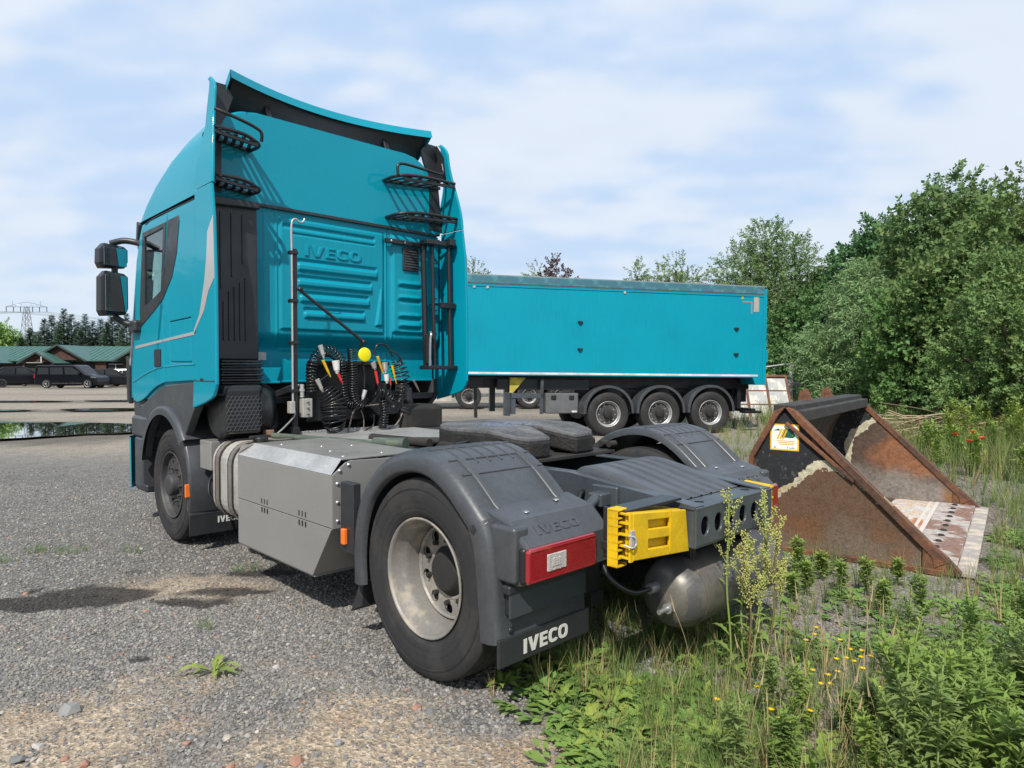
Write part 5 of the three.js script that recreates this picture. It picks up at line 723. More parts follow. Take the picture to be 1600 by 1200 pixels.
  const st = canvasTex(256, 256, (c, w, h) => { c.fillStyle = '#e8b53a'; c.fillRect(0, 0, w, h); c.fillStyle = '#efece0'; c.fillRect(14, 14, w - 28, h - 28); c.fillStyle = '#1f5b45'; c.font = 'bold 128px sans-serif'; c.fillText('B', 146, 134); c.beginPath(); c.moveTo(132, 42); c.lineTo(200, 42); c.lineTo(200, 132); c.lineTo(96, 132); c.closePath(); c.fill(); c.fillStyle = '#1f5b45'; c.beginPath(); c.moveTo(22, 66); c.lineTo(82, 44); c.lineTo(86, 66); c.closePath(); c.fill(); c.fillStyle = '#d9a62c'; for (let k = 0; k < 3; k++) { c.beginPath(); c.moveTo(96 + k * 24, 46); c.lineTo(112 + k * 24, 46); c.lineTo(72 + k * 24, 150); c.lineTo(56 + k * 24, 150); c.closePath(); c.fill(); } for (let k = 0; k < 3; k++) c.fillRect(60 + k * 10, 160 + k * 16, 160 - k * 14, 9); c.fillStyle = '#24406b'; c.font = 'bold 22px sans-serif'; c.fillText('Be', 30, 236); c.fillText('d Lade', 148, 236); });
  const sg = new THREE.PlaneGeometry(0.235, 0.225); sg.rotateY(Math.PI); sg.translate(1.215, 0.965, -0.0025);
  { const o = new THREE.Mesh(prep(sg, true), new THREE.MeshStandardMaterial({ map: st, roughness: 0.5 })); o.name = 'sticker'; o.castShadow = o.receiveShadow = true; near.add(o); }
}
// ---------------------------------------------------------------- old white steel flap and the grey loading platform behind the trailer
{
  const d = tag(grp('steel_ramp_flap', null, [7.65, 0.05, -20.6], THREE.MathUtils.degToRad(-8)), 'weathered white steel flap with rusty ribs leaning behind the trailer', 'metal panel');
  d.rotation.order = 'YXZ'; d.scale.set(1.0, 1.28, 1.1); const lean = (g) => { for (const q of g) q.rotateX(-0.7); return g; }, wm = M(0.55, 0.56, 0.55, 0.7, 0, { map: texMud }), rm = M(0.17, 0.075, 0.05, 0.85, 0, { map: texMud });
  for (let k = 0; k < 3; k++) obj('panel', lean([bx(-0.9 + k * 0.62, -0.9 + k * 0.62 + 0.6, 0, 1.25, -0.04, 0, 0.01)]), wm, d);
  for (const x of [-0.92, -0.31, 0.31, 0.93]) obj('rib', lean([bx(x - 0.035, x + 0.035, -0.02, 1.3, -0.06, 0.04, 0.01)]), rm, d);
  for (const y of [0.42, 0.85]) obj('cross_rib', lean([bx(-0.9, 0.9, y - 0.015, y + 0.015, -0.05, 0.015, 0.005)]), rm, d);
  obj('top_tube', lean([bx(-0.95, 0.95, 1.27, 1.35, -0.08, 0.03, 0.02)]), rm, d); obj('support', [bar([-0.6, 0, -1.1], [-0.6, 0.98, -0.85], 0.06, 0.06), bar([0.6, 0, -1.1], [0.6, 0.98, -0.85], 0.06, 0.06)], rm, d);
  const p = tag(grp('loading_platform', null, [9.3, 0, -22.4], THREE.MathUtils.degToRad(-12)), 'grey steel platform with a bent handrail beside the white flap', 'platform');
  const gm = M(0.42, 0.43, 0.43, 0.6, 0.2, { map: texMud });
  obj('deck', bx(-0.9, 0.35, 1.0, 1.1, -0.9, 0, 0.01), gm, p); obj('post', bx(-0.06, 0.06, 0.0, 1.75, -0.06, 0.06, 0.01), gm, p); obj('post', bx(-0.8, -0.7, 0, 1.0, -0.8, -0.7, 0.01), gm, p);
  obj('handrail', tube([[-0.9, 1.62, 0], [-0.5, 1.68, 0], [0, 1.72, 0], [0.25, 1.6, 0], [0.42, 1.4, 0], [0.46, 0.9, 0], [0.44, 0.5, 0]], 0.03, 30, 8), gm, p); obj('kick_rail', [bx(-0.9, 0.3, 1.12, 1.2, -0.02, 0.02, 0.005), bar([0.1, 1.05, 0], [0.35, 0.5, 0], 0.04, 0.04)], gm, p);
}
// ---------------------------------------------------------------- parked cars
function carBody(parent, prof, wdt, mat, bev = 0.09) { return obj('body', prism(prof, 'z', -wdt, wdt, bev), mat, parent); }
function carWheels(parent, xs, r, wdt, rim, n = 5) {
  for (const x of xs) for (const z of [0, -wdt]) { const w = grp('wheel', parent, [x, r, z]); if (z < 0) w.rotation.y = Math.PI; obj('tyre', lathe([[r * 0.66, -0.2], [r * 0.95, -0.2], [r, -0.17], [r, -0.03], [r * 0.95, 0.005], [r * 0.68, 0.0]], [0, 0, 0], 'z', 28), m.rubber, w); obj('rim', [lathe([[r * 0.67, 0.004], [r * 0.62, 0.006], [r * 0.6, -0.03]], [0, 0, 0], 'z', 28), ...Array.from({ length: n }, (_, i) => bar([0, 0, -0.01], [r * 0.63 * Math.cos(i / n * 6.283), r * 0.63 * Math.sin(i / n * 6.283), -0.01], 0.09, 0.02)), lathe([[0.07, 0.0], [0, 0.006]], [0, 0, 0], 'z', 12)], rim, w); obj('brake_disc', lathe([[r * 0.6, -0.07], [0, -0.07]], [0, 0, 0], 'z', 16), m.black, w); }
}
{ // van, nose to the right; origin at the rear lower corner of the visible side
  const v = tag(grp('van', null, [-39.8, 0, -55.9], 0), 'long black panel van with side windows and silver alloy wheels', 'van');
  const lower = [[0.03, 0.32], [0.0, 0.6], [0.0, 1.1], [0.12, 1.82], [0.28, 1.94], [3.3, 1.95], [3.5, 1.9], [4.25, 1.24], [4.95, 1.08], [5.2, 0.9], [5.28, 0.55], [5.22, 0.3], [4.95, 0.28], [4.88, 0.55], [4.62, 0.7], [4.3, 0.66], [4.1, 0.3], [1.45, 0.28], [1.32, 0.58], [1.05, 0.7], [0.75, 0.62], [0.62, 0.3]];
  const bd = carBody(v, lower, 1.9, m.carBlack, 0.1);
  for (const p of [[[0.3, 1.18], [0.38, 1.72], [1.25, 1.74], [1.25, 1.17]], [[1.38, 1.17], [1.38, 1.74], [2.4, 1.75], [2.45, 1.16]], [[2.62, 1.16], [2.56, 1.75], [3.22, 1.76], [3.98, 1.22], [3.95, 1.16]]]) obj('side_window', prism(p, 'z', -0.008, 0.012, 0.003), m.carGlass, v);
  for (const q of [[[3.42, 1.84], [4.2, 1.22]]]) obj('windscreen', [gridGeo(1, 6, (i, j) => [mixn(q[0][0], q[1][0], i) + 0.03, mixn(q[0][1], q[1][1], i) + 0.03, -0.2 - j * 0.25])], m.carGlass, v);
  obj('sill_strip', bx(1.5, 4.05, 0.42, 0.45, -0.01, 0.012, 0.002), m.chrome, v); obj('tail_lamp', prism([[-0.005, 0.85], [0.02, 1.2], [0.16, 1.2], [0.12, 0.85]], 'z', -0.03, 0.05, 0.006), m.lampRed, v); obj('tail_lamp', prism([[-0.005, 0.85], [0.02, 1.2], [0.16, 1.2], [0.12, 0.85]], 'z', -1.92, 0.05, 0.006), m.lampRed, v);
  obj('head_lamp', prism([[4.72, 0.88], [4.78, 1.02], [5.1, 0.95], [5.18, 0.86]], 'z', -0.04, 0.05, 0.006), m.chrome, v); obj('mirror', bx(3.78, 3.95, 1.15, 1.35, 0.02, 0.2, 0.04), m.carBlack, v); obj('door_handle', bx(2.3, 2.5, 1.02, 1.05, 0, 0.03, 0.006), m.carBlack, v); obj('rear_window', bx(-0.0, 0.04, 1.2, 1.7, -1.7, -0.2, 0.004), m.carGlass, bd);
  carWheels(v, [1.02, 4.45], 0.36, 1.9, m.aluBright);
  const car = (name, label, pos, ry, body, rimMat, roofMat) => {
    const c = tag(grp(name, null, pos, ry), label, 'car', 'cars parked before the long low building');
    carBody(c, [[0.0, 0.35], [-0.02, 0.75], [0.1, 1.0], [0.3, 1.06], [3.2, 1.04], [4.3, 0.86], [4.5, 0.65], [4.5, 0.32], [4.1, 0.27], [4.02, 0.55], [3.75, 0.68], [3.48, 0.55], [3.4, 0.25], [1.15, 0.25], [1.05, 0.55], [0.8, 0.68], [0.52, 0.55], [0.42, 0.28]], 1.8, body, 0.1);
    obj('cabin', prism([[0.2, 1.0], [0.5, 1.45], [0.9, 1.62], [2.2, 1.64], [2.5, 1.56], [3.35, 1.0]], 'z', -1.68, 1.56, 0.1), roofMat || body, c);
    for (const z of [-0.095, -1.705]) { obj('side_window', prism([[0.5, 1.06], [0.75, 1.42], [1.05, 1.52], [1.65, 1.53], [1.65, 1.05]], 'z', z, 0.012, 0.003), m.carGlass, c); obj('side_window', prism([[1.75, 1.05], [1.75, 1.53], [2.4, 1.5], [3.05, 1.04]], 'z', z, 0.012, 0.003), m.carGlass, c); }
    obj('windscreen', gridGeo(1, 5, (i, j) => [mixn(2.55, 3.34, i), mixn(1.56, 1.03, i), -0.25 - j * 0.26]), m.carGlass, c); obj('rear_window', gridGeo(1, 5, (i, j) => [mixn(0.22, 0.6, i) - 0.03, mixn(1.08, 1.52, i) + 0.02, -0.25 - j * 0.26]), m.carGlass, c);
    for (const z of [-0.35, -1.75]) { obj('tail_lamp', bx(-0.04, 0.1, 0.82, 0.98, z, z + 0.32, 0.02), m.lampRed, c); obj('head_lamp', bx(4.25, 4.48, 0.66, 0.8, z, z + 0.32, 0.03), m.chrome, c); }
    obj('number_plate', bx(-0.045, -0.01, 0.7, 0.81, -1.16, -0.64, 0.004), m.white, c);
    carWheels(c, [0.8, 3.75], 0.34, 1.8, rimMat); return c;
  };
  const big = car('parked_car', 'dark blue-black estate car with its tail and number plate showing beside the van', [-44.9, 0, -57.8], THREE.MathUtils.degToRad(38), m.carBlack, m.rimDark); big.scale.set(1.05, 1.12, 1.05);
  car('parked_car', 'dark hatchback with black spoked wheels in front of the van nose', [-36.9, 0, -57.6], THREE.MathUtils.degToRad(28), m.carBlack, m.rimGrey);
  car('parked_car', 'pale silver car parked between the dark hatchback and the building', [-37.6, 0, -61.5], THREE.MathUtils.degToRad(15), M(0.5, 0.52, 0.53, 0.3, 0.3, { clearcoat: 1 }), m.rimGrey);
  car('parked_car', 'grey car parked against the brick wall past the hatchback', [-34.6, 0, -60.5], THREE.MathUtils.degToRad(20), M(0.18, 0.19, 0.2, 0.3, 0.3, { clearcoat: 1 }), m.rimGrey);
  car('parked_car', 'black car half cut off behind the estate car', [-48.9, 0, -58.5], THREE.MathUtils.degToRad(60), m.carBlack, m.rimDark);
}
// ---------------------------------------------------------------- long low building with green sheet roof
{
  const Z = -66, b = tag(grp('long_building', null, [-44, 0, Z], 0), 'long low brick building with green ribbed sheet roof and gabled porch', 'building');
  const rg = M(0.05, 0.135, 0.115, 0.55, 0, { map: texDust }), rg2 = M(0.06, 0.15, 0.13, 0.5, 0, { map: texDust }), fascia = M(0.03, 0.05, 0.045, 0.6), brick = M(0.085, 0.04, 0.03, 0.85, 0, { map: texMud }), dk = M(0.035, 0.03, 0.028, 0.8, 0, { map: texDust });
  obj('wall', [bx(-16, 14, 0, 2.5, -7.6, -0.4, 0.01)], dk, b);
  for (const x of [-12.5, -9.5, 3.5, 6.2, 8.9]) obj('brick_pier', bx(x - 0.55, x + 0.55, 0, 2.35, -0.42, -0.15, 0.01), brick, b);
  for (const x of [-11, -8, 4.9, 7.5]) { const w = obj('window', bx(x - 0.7, x + 0.7, 0.9, 2.1, -0.4, -0.36, 0.004), m.carGlass, b); obj('frame', [bx(x - 0.03, x + 0.03, 0.9, 2.1, -0.37, -0.33, 0.003), bx(x - 0.72, x + 0.72, 2.08, 2.14, -0.37, -0.33, 0.003), bx(x - 0.72, x + 0.72, 0.86, 0.92, -0.37, -0.33, 0.003)], m.white, w); }
  const slope = (x0, x1, z0, y0, z1, y1) => gridGeo(1, 1, (i, j) => [mixn(x0, x1, i), mixn(y0, y1, j), mixn(z0, z1, j)]);
  const roof = obj('roof', [slope(-17, 15, 0.2, 2.48, -4, 4.0), slope(-17, 15, -8.2, 2.48, -4, 4.0), bx(-17, 15, 2.38, 2.47, 0.1, 0.2, 0.01)], rg, b);
  for (let x = -16.8; x < 15; x += 0.5) obj('roof_seam', bar([x, 2.5, 0.2], [x, 4.02, -4], 0.04, 0.04, 0), rg2, roof);
  const gable = (x, w, h, y0, zf, zb, nm) => { const g = obj(nm, [prism([[x - w, y0], [x + w, y0], [x, y0 + h]], 'z', zf, 0.1, 0)], brick, b); const k = 0.25, f = (s) => gridGeo(1, 1, (i, j) => [x + s * (w + 0.35) * (1 - i), y0 - 0.1 + (h + 0.18) * i + 0.0, mixn(zf + 0.5, zb, j)]); obj('gable_roof', [f(-1), f(1)], rg2, g); obj('barge_board', [bar([x - w - 0.35, y0 - 0.12, zf + 0.5], [x, y0 + h + 0.06, zf + 0.5], 0.08, 0.16), bar([x + w + 0.35, y0 - 0.12, zf + 0.5], [x, y0 + h + 0.06, zf + 0.5], 0.08, 0.16)], fascia, g); return g; };
  gable(0.1, 2.45, 1.4, 2.5, 0.6, -5, 'gable'); gable(-0.85, 1.45, 0.85, 2.28, 2.2, -1, 'porch_gable'); gable(-7.6, 2.4, 1.35, 2.3, 1.6, -4, 'gable'); gable(8.4, 2.6, 1.5, 2.5, 0.6, -5, 'gable');
  for (const x of [-2.2, 0.5]) obj('porch_post', bx(x - 0.12, x + 0.12, 0, 2.2, 2.2, 2.45, 0.01), brick, b);
  obj('porch_lamp', [bx(-1.7, -0.2, 2.2, 2.24, 2.7, 2.76, 0.004), cyl([-0.3, 2.25, 2.73], [-0.3, 2.8, 2.73], 0.05)], m.white, b); obj('door', bx(-1.5, -0.5, 0, 2.05, -0.4, -0.34, 0.01), m.black, b);
}
// ---------------------------------------------------------------- pylon
{
  const p = tag(grp('power_pylon', null, [-173, 0, -240], 0.12), 'grey lattice electricity pylon with one wide crossarm above the treetops', 'pylon'), sm = M(0.22, 0.24, 0.25, 0.7, 0.2), W = (y) => mixn(2.6, 0.55, clamp(y / 24)), R = 0.11;
  const legs = []; for (const [sx, sz] of [[-1, -1], [1, -1], [-1, 1], [1, 1]]) obj('leg', cyl([sx * W(0), 0, sz * W(0)], [sx * W(24), 24, sz * W(24)], R, R * 0.8, 5), sm, p);
  for (let k = 0; k < 11; k++) { const y0 = k * 2.2, y1 = y0 + 2.2, a = W(y0), c = W(y1), g = []; for (const s of [-1, 1]) { g.push(cyl([-a, y0, s * a], [c, y1, s * c], 0.06, 0.06, 4), cyl([a, y0, s * a], [-c, y1, s * c], 0.06, 0.06, 4), cyl([s * a, y0, -a], [s * c, y1, c], 0.06, 0.06, 4), cyl([-a, y0, s * a], [a, y0, s * a], 0.05, 0.05, 4)); } obj('lattice_bay', g, sm, p); }
  const arm = [cyl([-6.9, 24.0, 0], [6.9, 24.0, 0], 0.1, 0.1, 5), cyl([-6.9, 24.0, 0], [-1, 25.6, 0], 0.08, 0.08, 5), cyl([6.9, 24.0, 0], [1, 25.6, 0], 0.08, 0.08, 5), cyl([-1, 25.6, 0], [1, 25.6, 0], 0.08, 0.08, 5), cyl([-4.6, 24, 0], [-4.6, 26.2, 0], 0.06, 0.06, 5), cyl([4.6, 24, 0], [4.6, 26.2, 0], 0.06, 0.06, 5)]; for (let k = -3; k <= 3; k++) if (k) arm.push(cyl([k * 2, 24, 0], [k * 1.6, 24 + 1.6 * (1 - Math.abs(k) / 3.6), 0], 0.05, 0.05, 4));
  obj('crossarm', arm, sm, p);
  for (const x of [-6.7, -4.3, -2, 2, 4.3, 6.7]) { const i = obj('insulator', [cyl([x, 24, 0], [x, 22.3, 0], 0.12, 0.12, 6)], m.black, p); obj('wire', [tube([[x, 22.3, 0], [x - 60, 17, 30], [x - 170, 24, 80]], 0.035, 24, 4), tube([[x, 22.3, 0], [x + 60, 17, -40], [x + 160, 24, -110]], 0.035, 24, 4)], sm, i); }
}
// ---------------------------------------------------------------- foliage
const leafMat = (r, g, b, tr = 0.25) => new THREE.MeshPhysicalMaterial({ color: C(r, g, b), roughness: 0.75, transmission: tr, thickness: 0, specularIntensity: 0.35 });
function leafGeo(L, Wd, fold = 0.25, droop = 0.2) {   // folded kite leaf along +z from the origin, 4 triangles
  const p = [0, 0, 0, -Wd / 2, fold * Wd * 0.5, L * 0.45, 0, 0, L * 0.5, Wd / 2, fold * Wd * 0.5, L * 0.45, 0, -droop * L * 0.4, L], i = [0, 2, 1, 0, 3, 2, 1, 2, 4, 2, 3, 4];
  const g = new THREE.BufferGeometry(); g.setAttribute('position', new THREE.Float32BufferAttribute(p, 3)); g.setIndex(i); g.computeVertexNormals(); return g;
}
function place(g, pos, dir, roll = 0, s = 1) { const q = g.clone(); q.scale(s, s, s); const z = dir.clone().normalize(), up = Math.abs(z.y) > 0.95 ? V(1, 0, 0) : V(0, 1, 0), x = up.clone().cross(z).normalize(), y = z.clone().cross(x); q.rotateZ(roll); q.applyMatrix4(new THREE.Matrix4().makeBasis(x, y, z)); return q.translate(pos.x, pos.y, pos.z); }
function spray(seed, n, L, leafL, leafW) { const r = rng(seed), gs = []; gs.push(cyl([0, 0, 0], [0, 0, L], L * 0.012, L * 0.005, 3, true)); const lf = leafGeo(leafL, leafW); for (let i = 0; i < n; i++) { const t = (i + 0.5) / n, a = i * 2.4 + r(); const d = V(Math.cos(a) * 0.9, Math.sin(a) * 0.9 - 0.1, 0.5 + 0.4 * r()); gs.push(place(lf, V(0, 0, L * (0.15 + 0.85 * t)), d, r() * 6, 0.7 + 0.6 * r())); } return mergeGeometries(gs.map((g) => { const q = g.index ? g.toNonIndexed() : g; q.deleteAttribute('uv'); return q; })); }
const sprays = { broad: spray(1, 11, 0.36, 0.115, 0.075), small: spray(2, 15, 0.34, 0.075, 0.04), long: spray(3, 13, 0.42, 0.14, 0.035) };
const barkMat = M(0.10, 0.08, 0.06, 0.95, 0, { map: texMud });
function crown(parent, lobes, count, geo, mat, tint, seed, sc = 1, fill = 0.55) {
  const R = rng(seed), im = new THREE.InstancedMesh(geo, mat, count), M4 = new THREE.Matrix4(), c = new THREE.Color(), tot = lobes.reduce((s, l) => s + l[3] * l[3], 0);
  for (let i = 0; i < count; i++) {
    let k = R() * tot, L = lobes[0]; for (const l of lobes) { k -= l[3] * l[3]; if (k <= 0) { L = l; break; } }
    const u = R() * 2 - 1, a = R() * 6.283, s = Math.sqrt(1 - u * u), d = V(s * Math.cos(a), u, s * Math.sin(a));
    const rad = L[3] * (fill + (1.06 - fill) * Math.pow(R(), 0.6)) * (0.86 + 0.34 * fbm(d.x * 2.2 + L[0] * 3, d.y * 2.2 + L[1], d.z * 2.2 + seed, 3));
    const p = V(L[0] + d.x * rad, L[1] + d.y * rad * (L[4] || 0.9), L[2] + d.z * rad); if (p.y < 0.12) p.y = 0.12 + R() * 0.3;
    const dir = d.clone().multiplyScalar(0.9).add(V((R() - 0.5) * 1.5, (R() - 0.35) * 1.3, (R() - 0.5) * 1.5)).normalize(), up = V(R() - 0.5, 1, R() - 0.5).normalize(), x = up.clone().cross(dir).normalize(), y = dir.clone().cross(x), f = sc * (0.55 + 0.95 * R());
    M4.makeBasis(x.multiplyScalar(f), y.multiplyScalar(f), dir.clone().multiplyScalar(f)).setPosition(p); im.setMatrixAt(i, M4);
    const t = (0.72 + 0.56 * R()) * 1.95, yl = R() * R() * 0.5; c.setRGB(tint[0] * t * (1.0 + yl * 0.8), tint[1] * t * (1 + yl * 0.15), tint[2] * t); im.setColorAt(i, c);
  }
  im.name = 'crown'; im.castShadow = im.receiveShadow = true; im.userData.kind = 'stuff'; parent.add(im); return im;
}
const white = (tr) => leafMat(1, 1, 1, tr);
const leafShared = white(0.28), leafDense = white(0.15);
function tree(name, label, x, z, h, w, kind, tint, count, seed, group, low = 0.15, sc = 1) {
  const R = rng(seed), t = tag(grp(name, null, [x, gy(x, z), z]), label, 'tree', group), lobes = [], nl = Math.max(6, Math.round(w * 2.2 + h));
  for (let i = 0; i < nl; i++) { const ty = (i + 0.5) / nl, y = h * mixn(low, 0.92, ty), env = Math.sqrt(Math.max(0.08, 1 - Math.pow((ty - 0.42) / 0.62, 2))); const a = i * 2.4 + R(), rr = w * 0.5 * env * (0.35 + 0.55 * R()); lobes.push([Math.cos(a) * rr, y, Math.sin(a) * rr, Math.max(0.32, w * 0.24 * (0.6 + 0.6 * R()) * (0.6 + 0.5 * env)), 0.85]); }
  lobes.push([0, h * 0.95, 0, w * 0.12 + 0.15, 1.3]);
  const tr = [cyl([0, -0.05, 0], [0.06 * h * (R() - 0.5), h * 0.45, 0.05 * h * (R() - 0.5)], h * 0.022 + 0.02, h * 0.014, 9)]; for (const l of lobes) { const s = V(0, h * (0.12 + 0.3 * R()), 0), e = V(l[0] * 0.9, l[1], l[2] * 0.9), mid = s.clone().lerp(e, 0.5).add(V((R() - 0.5) * 0.3, 0.1 * h * R(), (R() - 0.5) * 0.3)); tr.push(tube([s.toArray(), mid.toArray(), e.toArray()], h * 0.008 + 0.004, 8, 5)); }
  obj('trunk', tr, barkMat, t); crown(t, lobes, count, sprays[kind], leafShared, tint, seed + 7, sc); return t;
}
const atPx = (px, d) => [(px - 800) / 1050 * d, -d];
{
  const G = 'trees and shrubs along the overgrown edge of the yard';
  const T = [   // name, label, x centre at its distance, distance, height, width, kind, tint, sprays
    ['leafy_tree', 'loose airy tree rising right behind the rear end of the teal trailer', 1195, 32, 7.9, 5.6, 'small', [0.075, 0.125, 0.05], 5200, 0.18, 1.25],
    ['leafy_tree', 'dark round-crowned tree between the airy tree and the tallest tree', 1372, 27, 7.0, 3.6, 'broad', [0.035, 0.085, 0.03], 3800, 0.2, 1.15],
    ['leafy_tree', 'tallest spreading tree of the hedge with ragged top twigs', 1480, 21, 6.9, 4.4, 'broad', [0.06, 0.105, 0.036], 5600, 0.12, 1.0],
    ['leafy_tree', 'broad yellow-green tree standing over the poppies at the hedge end', 1595, 16, 5.4, 4.2, 'broad', [0.068, 0.112, 0.036], 5400, 0.1, 0.85],
    ['leafy_tree', 'tall dense tree closing the hedge beyond the poppies', 1740, 17, 6.4, 4.6, 'broad', [0.058, 0.10, 0.034], 3000, 0.1, 0.95],
    ['willow_shrub', 'pale silvery-green willow shrub in front of the dark round tree', 1345, 21, 4.1, 2.9, 'long', [0.09, 0.15, 0.065], 3600, 0.05, 0.85],
    ['leafy_shrub', 'mid-green shrub directly behind the rusty bucket', 1450, 17.5, 3.5, 2.9, 'broad', [0.06, 0.12, 0.035], 3000, 0.06, 0.85],
    ['leafy_shrub', 'shrub with drooping twigs over the pile of cut branches', 1560, 13.5, 3.3, 2.7, 'small', [0.07, 0.12, 0.038], 3200, 0.08, 0.8],
    ['leafy_shrub', 'dark shrub beside the grey loading platform', 1262, 27, 4.0, 3.2, 'broad', [0.05, 0.105, 0.035], 2600, 0.05, 1.0],
    ['leafy_tree', 'middle-sized tree behind the dark shrub and platform', 1300, 31, 5.9, 3.8, 'broad', [0.05, 0.10, 0.034], 2800, 0.12, 1.15],
    ['leafy_shrub', 'low bright bush growing at the trailer rear wheel', 1168, 24, 2.3, 1.5, 'small', [0.085, 0.16, 0.045], 1100, 0.03, 0.8],
    ['leafy_tree', 'slim treetop showing above the front of the teal trailer', 742, 38, 7.3, 2.6, 'small', [0.08, 0.12, 0.055], 900, 0.3, 1.3],
    ['copper_tree', 'treetop with dark reddish leaves above the middle of the trailer', 868, 40, 7.6, 3.0, 'broad', [0.05, 0.035, 0.035], 1000, 0.3, 1.2],
    ['leafy_tree', 'small treetop next to the reddish one above the trailer', 840, 41, 7.5, 2.6, 'small', [0.08, 0.12, 0.055], 800, 0.3, 1.3],
    ['leafy_tree', 'narrow treetop between the reddish tree and the wider treetop', 995, 40, 7.5, 2.2, 'small', [0.08, 0.125, 0.05], 900, 0.3, 1.3],
    ['leafy_tree', 'wider rounded treetop above the rear half of the trailer', 1055, 38, 7.5, 3.6, 'small', [0.08, 0.125, 0.05], 1800, 0.25, 1.3],
    ['leafy_tree', 'far bright green tree left of the pylon above the green roof', 2, 92, 7.4, 5.5, 'broad', [0.09, 0.16, 0.04], 1300, 0.1, 2.2],
  ];
  for (const [x, z, h, w] of [[-48, -26, 9, 7], [-56, -34, 10, 8], [-50, -37, 8.5, 6], [-64, -30, 11, 8], [-44, -18, 8, 6], [-62, -42, 10, 8]]) tree('yard_tree', 'leafy tree on the far side of the yard, mirrored in the cab door', x, z, h, w, 'broad', [0.055, 0.10, 0.035], 1500, Math.round(-x * 31 - z * 7), 'trees across the yard, mirrored in the cab door', 0.12, 2.2);
  T.forEach((a, i) => { const [x, z] = atPx(a[2], a[3]); tree(a[0], a[1], x, z, a[4], a[5], a[6], a[7], a[8], 900 + i * 13, G, a[9], a[10]); });
  // conifers behind the building
  const R = rng(4242), needle = (() => { const gs = [], r = rng(9); for (let i = 0; i < 10; i++) { const g = leafGeo(0.5 + 0.25 * r(), 0.13, 0.1, 0.5); gs.push(place(g, V(0, -0.02 * i, 0.12 * i), V((i % 2 ? 1 : -1) * 0.75, -0.25, 0.8), 0, 1)); } gs.push(place(leafGeo(1.6, 0.16, 0.1, 0.2), V(0, 0, 0), V(0, -0.1, 1))); return mergeGeometries(gs.map((q) => q.toNonIndexed())); })();
  const needleMat = white(0.1);
  const cf = [[34, 5.6], [48, 7.0], [58, 6.6], [70, 8.0], [82, 8.7], [93, 8.1], [101, 9.3], [113, 8.8], [124, 8.0], [134, 8.6], [146, 7.9], [158, 8.4], [168, 7.6], [176, 9.4], [188, 8.2], [199, 8.7], [212, 8.4]];
  cf.forEach(([px, h], k) => {
    const d = 84 + (k % 3) * 2.5, [x, z] = atPx(px, d), t = tag(grp('conifer', null, [x, 0, z]), 'dark green conifer in the row behind the green-roofed building', 'tree', 'conifers behind the building');
    obj('trunk', cyl([0, 0, 0], [0, h * 0.97, 0], 0.16, 0.02, 6), barkMat, t);
    const n = 650, im = new THREE.InstancedMesh(needle, needleMat, n), M4 = new THREE.Matrix4(), c = new THREE.Color();
    for (let i = 0; i < n; i++) { const ty = Math.pow(R(), 0.8), y = h * mixn(0.12, 0.985, ty), rad = (h * 0.2 * (1 - ty) + 0.08) * (0.55 + 0.45 * R()), a = R() * 6.283, dir = V(Math.cos(a), 0.15 + 0.9 * (ty - 0.3), Math.sin(a)).normalize(), up = V(0, 1, 0), x2 = up.clone().cross(dir).normalize(), y2 = dir.clone().cross(x2), s = (0.2 + 1.0 * (1 - ty)) * (0.65 + 0.5 * R()); M4.makeBasis(x2.multiplyScalar(s), y2.multiplyScalar(s), dir.multiplyScalar(s)).setPosition(Math.cos(a) * rad * 0.35, y, Math.sin(a) * rad * 0.35); im.setMatrixAt(i, M4); const f = 0.7 + 0.6 * R(); c.setRGB(0.06 * f, 0.115 * f, 0.06 * f); im.setColorAt(i, c); }
    im.name = 'crown'; im.userData.kind = 'stuff'; im.castShadow = im.receiveShadow = true; t.add(im);
  });
}
// ---------------------------------------------------------------- pile of cut branches
{
  const R = rng(77), b = tag(grp('brush_pile', null, [...((p) => [p[0], 0.1, p[1]])(atPx(1455, 13.2))]), 'pile of dry cut branches heaped under the shrubs behind the bucket', 'branch pile');
  const wm = [M(0.30, 0.22, 0.14, 0.9), M(0.20, 0.15, 0.10, 0.9), M(0.38, 0.29, 0.19, 0.9)];
  for (let i = 0; i < 90; i++) { const a = (R() - 0.5) * 1.2 + (R() < 0.5 ? 0 : 2.9), L = 0.7 + 1.3 * R(), x = (R() - 0.5) * 2.0, y = 0.05 + 0.55 * R() * (1 - Math.abs(x) / 1.6), z = (R() - 0.5) * 1.2, dx = Math.cos(a) * L / 2, dz = Math.sin(a) * L / 2, dy = (R() - 0.4) * 0.3 * L; obj('branch', tube([[x - dx, Math.max(0.02, y - dy), z - dz], [x, y + 0.08 * R(), z], [x + dx, Math.max(0.02, y + dy), z + dz]], 0.006 + 0.009 * R(), 8, 5), wm[i % 3], b); }
}
